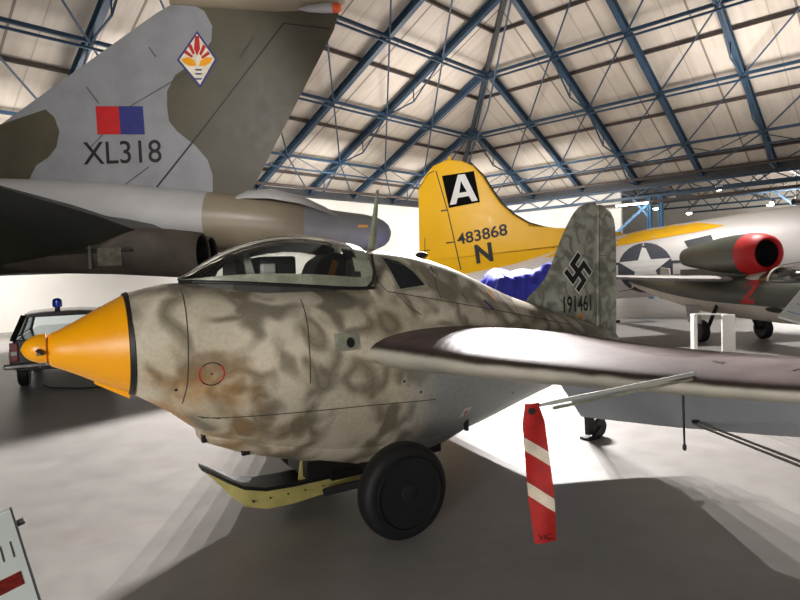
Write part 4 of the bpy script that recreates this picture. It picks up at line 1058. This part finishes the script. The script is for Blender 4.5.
c_ = gpl(484, 254, -.13); decal('letter', m_black, gf, GFB, (c_[0], 0, c_[1]), (1, 0, 0), (0, 0, 1), P_, text='N', size=.90, bold=.035, off=.012, maxlen=1, rot=.12)
gm('hinge_line', m_black, [strip([(436, 171), (448, 212), (461, 270)], 1)]); gm('hinge_line', m_black, [strip([(420, 187), (428, 174), (434, 171)], .8)])
gm('hinge_line', m_black, [strip([(441, 211), (447, 210)], 1.2)]); gm('hinge_line', m_black, [strip([(446, 243), (454, 242)], 1.2)]); gm('hinge_line', m_black, [strip([(422, 251), (430, 250)], .8)]); gm('hinge_line', m_black, [strip([(425, 238), (425, 262)], .6)])
# de-icer boot along the fin leading edge
bt = [gpl(*q_) for q_ in ((470, 163), (484, 177), (492, 190), (502, 204), (514, 215), (530, 224), (556, 231))]
mb = MB()
for a_, b_ in zip(bt, bt[1:]): mb.tube((a_[0]-.0, 0, a_[1]), (b_[0], 0, b_[1]), .055, .055, 8)
mb.build('deicer_boot', m_black, gf)
# rounded tail turret bump on top, yellow stripe along the back, star
MB().lathe([(-.03, .01), (0, .06), (.12, .05), (.16, .01)], 'z', 12, (gpl(450, 158)[0], 0, gpl(450, 160)[1])).build('tip_light', m_byellow, gf)
def gfm(name, mat, pix, off=.01, **kw): return decal(name, mat, G, GF, (0, 0, 0), (1, 0, 0), (0, 0, 1), P_, [[gpl(*q_, -.95) for q_ in pl] for pl in pix], off=off, maxlen=.3)
gfm('back_stripe', m_byellow, [[(540, 236), (600, 226), (640, 222), (690, 220), (726, 225), (700, 231), (660, 238), (616, 246), (540, 258)]], .012)
star_c = gpl(645, 268, -.95); SR = .78
dsk = decal('insignia_disc', m_insig, G, GF, (star_c[0], 0, star_c[1]), (1, 0, 0), (0, 0, 1), P_, [ngon(0, 0, SR)], off=.012, maxlen=.3)
stp = [((SR if k % 2 == 0 else SR*.40)*math.cos(PI/2+k*PI/5+.05), (SR if k % 2 == 0 else SR*.40)*math.sin(PI/2+k*PI/5+.05)) for k in range(10)]
decal('insignia_star', m_white, dsk, GF, (star_c[0], 0, star_c[1]), (1, 0, 0), (0, 0, 1), P_, [stp], off=.022, maxlen=.3)
for sg in (-1, 1):
    decal('insignia_bar', m_insig, dsk, GF, (star_c[0]+sg*1.2, 0, star_c[1]-.05), (1, 0, 0), (0, 0, 1), P_, [rect(-.5, -.25, .5, .25), rect(-.42, -.17, .42, .17)], off=.012, maxlen=.3)
gfm('waist_window', m_darkbeam, [[(684, 241), (711, 234.5), (717, 249), (692, 256)]], .012)
for y in (0,): gfm('panel_line', m_line, [strip([(618, 292), (800, 262)], .6)], .01)
# tail wheel
MB().lathe([(-.12, .2), (-.14, .35), (0, .4), (.14, .35), (.12, .2)], 'y', 24, (2.2, 0, .4)).build('tail_wheel', m_rubber, G); MB().bar((2.2, 0, .4), (2.4, 0, 1.1), .12, .12, (0, 1, 0)).build('tail_strut', m_steel, G, 0)
# tailplane
MB().loft([[V(x, y, z) for x, z in ((a_, 2.35), (a_+c_*.3, 2.35+.12), (a_+c_, 2.35), (a_+c_*.3, 2.35-.1))] for y, a_, c_ in ((-3.4, .9, 1.1), (0, .4, 2.6), (3.4, .9, 1.1))]).build('tailplane', m_bwhite, G, 40) if False else None

# ================================================================== SMALL JET
hd = V(.1, -.995, 0).normalized(); HA = math.atan2(hd.y, hd.x)   # local x = nose direction
HO = V(7.40, 12.9, 0)
J = thing('small_jet_fighter', 'small green and cream jet with a red-lipped engine pod on its back and red 2', 'aircraft', HO, HA)
# local y is to the aircraft's left (away from viewer's left); starboard = -y
FS = [(-4.6, 1.3, .10, .12), (-4, 1.25, .18, .22), (-2, 1.08, .33, .38), (-.5, 1.0, .40, .45), (1.2, .98, .43, .47), (2.2, .96, .41, .44), (3.2, .92, .30, .34), (3.9, .90, .16, .18), (4.2, .9, .02, .02)]
HF = [circ(x, z, ry, rz, 40) for x, z, ry, rz in FS]
# upper half green, lower half cream: two shells meeting at the paint line
def half(R, up_):
    out = []
    for r in R:
        n = len(r); k0 = int(n*.02) if up_ else 0
        sel = [r[k % n] for k in range(-2, n//2+3)] if up_ else [r[k % n] for k in range(n//2+2, n-1)]
        out.append(sel)
    return MB().loft(out, False, False)
xs_ = [FS[0][0]+(FS[-1][0]-FS[0][0])*k/40 for k in range(41)]
HR = [circ(x, *interp(FS, x), 48) for x in xs_]
half(HR, True).build('upper_fuselage', m_hgreen, J, 60); half(HR, False).build('lower_fuselage', m_hcream, J, 60)
JB = MB().loft(HR).bvh()
# engine pod
pod = [(-1.75, .22), (-1.6, .25), (-1.15, .31), (-.5, .39), (0, .43), (.55, .44)]
PZ = 1.90; tl_ = .0
pm = MB().lathe(pod, 'x', 40, (0, 0, PZ), False); pd = pm.build('engine_pod', m_hgreen, J, 60)
MB().lathe([(.55, .442), (.8, .42), (.98, .37), (1.03, .32), (1.02, .29), (.95, .275)], 'x', 40, (0, 0, PZ), False).build('intake_lip', m_red, pd, 60)
MB().lathe([(.95, .275), (.6, .27), (.45, .26), (.44, .01)], 'x', 40, (0, 0, PZ), False).build('intake_throat', m_black, pd, 60)
MB().lathe([(-1.76, .22), (-1.6, .18), (-1.59, .01)], 'x', 30, (0, 0, PZ), False).build('exhaust', m_soot, pd, 60)
MB().loft([[V(x, -w_, 1.25), V(x, w_, 1.25), V(x, w_, 1.6), V(x, -w_, 1.6)] for x, w_ in ((-2, .05), (-1, .16), (.2, .16), (.7, .03))]).build('pod_pylon', m_hgreen, J, 30)
# wings: leading edge in front
for sd in (-1, 1):
    R = []
    for y, le, ch, z, th in ((.3, .35, 1.9, 1.38, .22), (1.2, .25, 1.7, 1.42, .18), (2.6, .08, 1.35, 1.50, .13), (3.5, -.1, 1.0, 1.55, .09), (3.62, -.3, .6, 1.555, .04)):
        r = []
        for i in range(13):
            t = (1-math.cos(PI*i/12))/2; h = th*(1.5*math.sqrt(t)-1.5*t)*.9+.004; r.append(V(le-ch*t, sd*y, z+h))
        for i in range(11, 0, -1):
            t = (1-math.cos(PI*i/12))/2; h = th*(1.5*math.sqrt(t)-1.5*t)*.7+.004; r.append(V(le-ch*t, sd*y, z-h))
        R.append(r)
    wm = MB().loft(R); wj = wm.build('wing', m_hwing, J, 50)
    WB = wm.bvh()
    for dx in (0, .22):
        decal('wing_cross', m_black, wj, WB, (-.45, sd*2.6, 0), (1, 0, 0), (0, 1, 0), (0, 0, -1), [rect(-.36+dx, -.05, -.30+dx+.06, .4)], off=.004, maxlen=.5)
    decal('wing_cross', m_black, wj, WB, (-.35, sd*2.4, 0), (1, 0, 0), (0, 1, 0), (0, 0, 1), [[(-.4, -.09), (-.09, -.09), (-.09, -.4), (-.03, -.4), (-.03, -.03), (-.4, -.03)], [(.4, .09), (.09, .09), (.09, .4), (.03, .4), (.03, .03), (.4, .03)], [(.4, -.09), (.09, -.09), (.09, -.4), (.03, -.4), (.03, -.03), (.4, -.03)], [(-.4, .09), (-.09, .09), (-.09, .4), (-.03, .4), (-.03, .03), (-.4, .03)]], off=.004, maxlen=.5)
# twin tail
MB().bar((-4.3, -.9, 1.38), (-4.3, .9, 1.38), .6, .06).build('tailplane', m_hwing, J, 0, bevel=.02)
for sd in (-1, 1): MB().prism([(-4.65, 1.1), (-4.0, 1.1), (-4.1, 1.62), (-4.55, 1.66)], sd*.9-.025, sd*.9+.025).build('tail_fin', m_hwing, J, 0, bevel=.015)
# cockpit
cpx = [(.85, .02), (1.0, .16), (1.3, .27), (1.7, .28), (2.05, .2), (2.3, .03)]
MB().loft([[V(x, .28*math.cos(a)*(h/.28)**.3, 1.34+h*math.sin(a)) for a in [PI*k/16 for k in range(17)]] for x, h in cpx], False, False).build('canopy_glass', m_glass, J, 60)
MB().loft([[V(x, (.27*(h/.28)**.3+.02)*math.cos(a), 1.34+(h+.01)*math.sin(a)) for a in [PI*k/16 for k in range(17)]]+[V(x, (.27*(h/.28)**.3)*math.cos(a), 1.34+(h-.02)*math.sin(a)) for a in [PI-PI*k/16 for k in range(17)]] for x, h in ((1.33, .27), (1.38, .275))]).build('canopy_bow', m_hcream, J, 50)
MB().loft([[V(x, .26*math.cos(a)*(h/.2)**.4, 1.34+h*math.sin(a)) for a in [PI*k/12 for k in range(13)]] for x, h in ((.35, .03), (.6, .14), (.95, .2), (1.05, .18))]).build('canopy_fairing', m_hcream, J, 50)
MB().box((1.5, 0, 1.45), (.12, .3, .22)).build('seat', m_seat, J, 0, bevel=.02); MB().box((1.8, 0, 1.42), (.05, .3, .16)).build('instrument_panel', m_black, J, 0)
decal('number_marking', m_red, J, JB, (.95, 0, 1.10), (1, 0, 0), (0, 0, 1), (0, 1, 0), text='2', size=.66, sx=1.25, bold=.018, off=.006, maxlen=.1, shear=.15)
decal('gun_slot', m_black, J, JB, (1.7, 0, .80), (1, 0, 0), (0, 0, 1), (0, 1, 0), [ngon(0, 0, .26, 20, .055)], off=.006, maxlen=.1)
# undercarriage
for sd in (-1, 1):
    jw = MB().lathe([(-.08, .12), (-.09, .2), (-.05, .245), (.05, .245), (.09, .2), (.08, .12)], 'y', 28, (-.1, sd*.74, .245)).build('main_wheel', m_rubber, J)
    MB().lathe([(-.06*1, .13), (.085*sd, .13), (.09*sd, .02)], 'y', 20, (-.1, sd*.74, .245)).build('wheel_hub', m_hub, jw)
    MB().tube((-.1, sd*.60, .25), (-.1, sd*.36, .8), .04, n=10).tube((-.1, sd*.58, .25), (-.1, sd*.72, .25), .03, n=8).build('gear_leg', m_darkmetal, J)
    MB().box((-.2, sd*.85, .62), (.5, .03, .42), Matrix.Rotation(sd*-.15, 3, 'X')).build('gear_door', m_hwing, J, 0, bevel=.03)
MB().lathe([(-.07, .1), (-.08, .17), (0, .21), (.08, .17), (.07, .1)], 'y', 24, (3.1, 0, .21)).build('nose_wheel', m_rubber, J); MB().tube((3.1, .09, .2), (3.0, .05, .8), .04, n=10).build('nose_leg', m_darkmetal, J)

# ================================================================== STANDS, COVER
d1 = fl(694, 335, 7.0); d2 = fl(725, 335, 6.8)
q = thing('barrier_stand', 'white two-post stand with a thin top rail beside the small jet', 'stand', (d1.x, d1.y, 0))
off_ = V(d2.x-d1.x, d2.y-d1.y, 0); zt = fl(694, 314, 7.0).z
MB().bar((0, 0, .02), (0, 0, zt), .10, .04, (1, 0, 0)).build('post', m_white, q, 0, bevel=.008); MB().bar(off_+V(.04, 0, .02), off_+V(.04, 0, zt), .04, .15, (1, 0, 0)).build('post', m_white, q, 0, bevel=.008)
MB().bar((0, 0, zt), off_+V(.04, 0, zt), .02, .02).build('rail', m_white, q, 0)
for o_ in (V(0, 0, 0), off_+V(.04, 0, 0)): MB().box(o_+V(0, 0, .012), (.3, .3, .024)).build('base', m_white, q, 0, bevel=.005)
a0 = fl(800, 288, 6.4)
q = thing('sign_lectern', 'white tilted sign with a blue drawing at the right, in front of the small jet', 'sign', (a0.x+.25, a0.y, 0))
cs_ = [fl(778, 316, 6.3), fl(800, 290, 6.6), fl(850, 296, 6.6), fl(826, 330, 6.3)]
m = MB(); lo = q.location.copy(); m.loft([[c-lo for c in cs_], [c-lo+V(0, 0, -.02) for c in cs_]]); sb = m.build('board', m_white, q, 0)
A_, B_, C_, D_ = [c-lo for c in cs_]
for f0, f1, g0, g1 in ((.2, .22, .1, .9), (.5, .52, .15, .85), (.75, .77, .1, .9)):
    pp = lambda u_, w_: A_.lerp(D_, u_).lerp(B_.lerp(C_, u_), w_)+V(0, 0, .002)
    MB().loft([[pp(g0, f0), pp(g1, f0), pp(g1, f1), pp(g0, f1)], [pp(g0, f0)+V(0, 0, .002), pp(g1, f0)+V(0, 0, .002), pp(g1, f1)+V(0, 0, .002), pp(g0, f1)+V(0, 0, .002)]]).build('drawing_line', simple('light_blue_print', srgb(110, 160, 220), .5), sb, 0)
MB().tube((0, 0, 0), (A_+C_)/2+V(0, 0, -.02), .03, n=12).build('post', m_frame, q); MB().lathe([(0, .2), (.015, .2), (.03, .04)], 'z', 20).build('base', m_frame, q)
# tarpaulin-covered exhibit behind the fighter
tp = V(2.2, 10.6, 0)
m = MB(); NU, NW = 36, 22; random.seed(3)
def hgt(u_, w_):
    e = min(1, 3.2*min(u_, 1-u_, w_, 1-w_)); base_ = 1.80*(1-(1-e)**3)
    rdg = .10*math.sin(u_*9+w_*3)*math.sin(w_*5+1)*e+.06*math.sin(u_*23-w_*8)*e*.5
    lf_ = -.28*(1-u_)**1.5*e
    return max(.0, base_+rdg+lf_)
R = []
for i in range(NU+1):
    R.append([V((i/NU-.5)*1.9+.03*math.sin(j*1.9), (j/NW-.5)*1.3+.03*math.sin(i*1.7), hgt(i/NU, j/NW)+.02) for j in range(NW+1)])
tmb = MB().loft(R, False, False)
ob = tmb.build('tarpaulin', m_tarp, None, 50, label='blue violet tarpaulin draped over a covered exhibit behind the mottled fighter', cat='tarpaulin')
ob.location = tp; ob.rotation_euler = (0, 0, .25)

# ================================================================== LIGHTS
w = bpy.data.worlds.new('world'); sc.world = w; w.use_nodes = True
w.node_tree.nodes['Background'].inputs[0].default_value = (1, .97, .93, 1); w.node_tree.nodes['Background'].inputs[1].default_value = .06
def area(loc, target, size, power, col=(1, .965, .93), sy=None):
    l = bpy.data.lights.new('area', 'AREA'); l.energy = power; l.size = size; l.color = col
    if sy: l.shape = 'RECTANGLE'; l.size_y = sy
    o_ = bpy.data.objects.new('area_fill_light', l); COL.objects.link(o_); o_.location = loc
    o_.rotation_euler = (Vector(target)-Vector(loc)).to_track_quat('-Z', 'Y').to_euler(); return o_
def spot(loc, target, power, ang=80, blend=.6, r_=.04, col=(1, .965, .945)):
    l = bpy.data.lights.new('spot', 'SPOT'); l.energy = power; l.spot_size = math.radians(ang); l.spot_blend = blend; l.shadow_soft_size = r_; l.color = col
    o_ = bpy.data.objects.new('hall_and_fill_spot', l); COL.objects.link(o_); o_.location = loc
    o_.rotation_euler = (Vector(target)-Vector(loc)).to_track_quat('-Z', 'Y').to_euler(); return o_
KEY = V(1.75, 14.2, 6.15)
for k in range(5):
    spot(KEY+V(.55*(k-2), .03*(k-2), 0), (1.5, 3.5, 0), 3100, 66, .2, .015)
# lamps over the far part of the hall
for x, y, p_ in ((-11, 17, 2500), (8, 14, 2500), (1, 24, 2500), (16, 22, 2500), (-2, 32, 1500)):
    spot((x, y, 7.5), (x, y, 0), p_, 100, .8, .3)
# unseen upward area lights added to brighten the roof
for x, y in ((-8, 20), (2, 24), (12, 20), (4, 12)):
    area((x, y, 6.0), (x, y, 12), 3, 260, (1, .94, .90))
area((-3.5, -5, 1.8), (0, 4, 1.5), 2.5, 470)  # unseen fill light added behind the camera to lift the fuselage side

# unseen fill lights added for the walls and the bomber's fin, lamps of the adjoining hall
for t_ in (6, 13, 20, 27, 34):
    p0 = flr(t_, 5, 5.6); area(p0, flr(t_, 0, 2.6), 2, 280)
for t_ in (4, 9):
    p0 = rfl(t_, 5, 5.6); area(p0, rfl(t_, 0, 3.2), 2, 220)
spot((-3.5, 4.5, 6.5), (-5.6, 12.4, 4.9), 1000, 62, .5, .3)  # added fill spot for the delta bomber's fin, no visible fitting
for t_, s_ in ((18, -8), (26, -8), (20, -18)):
    p0 = rfl(t_, s_, 4.9); area(p0, rfl(t_, s_, 0), 3, 1400); area(p0, rfl(t_, s_, 9), 3, 800)
spot((-2, 14, 6.5), (2.5, 21.5, 4.2), 1500, 60, .6, .3)  # unseen spot added to brighten the yellow fin
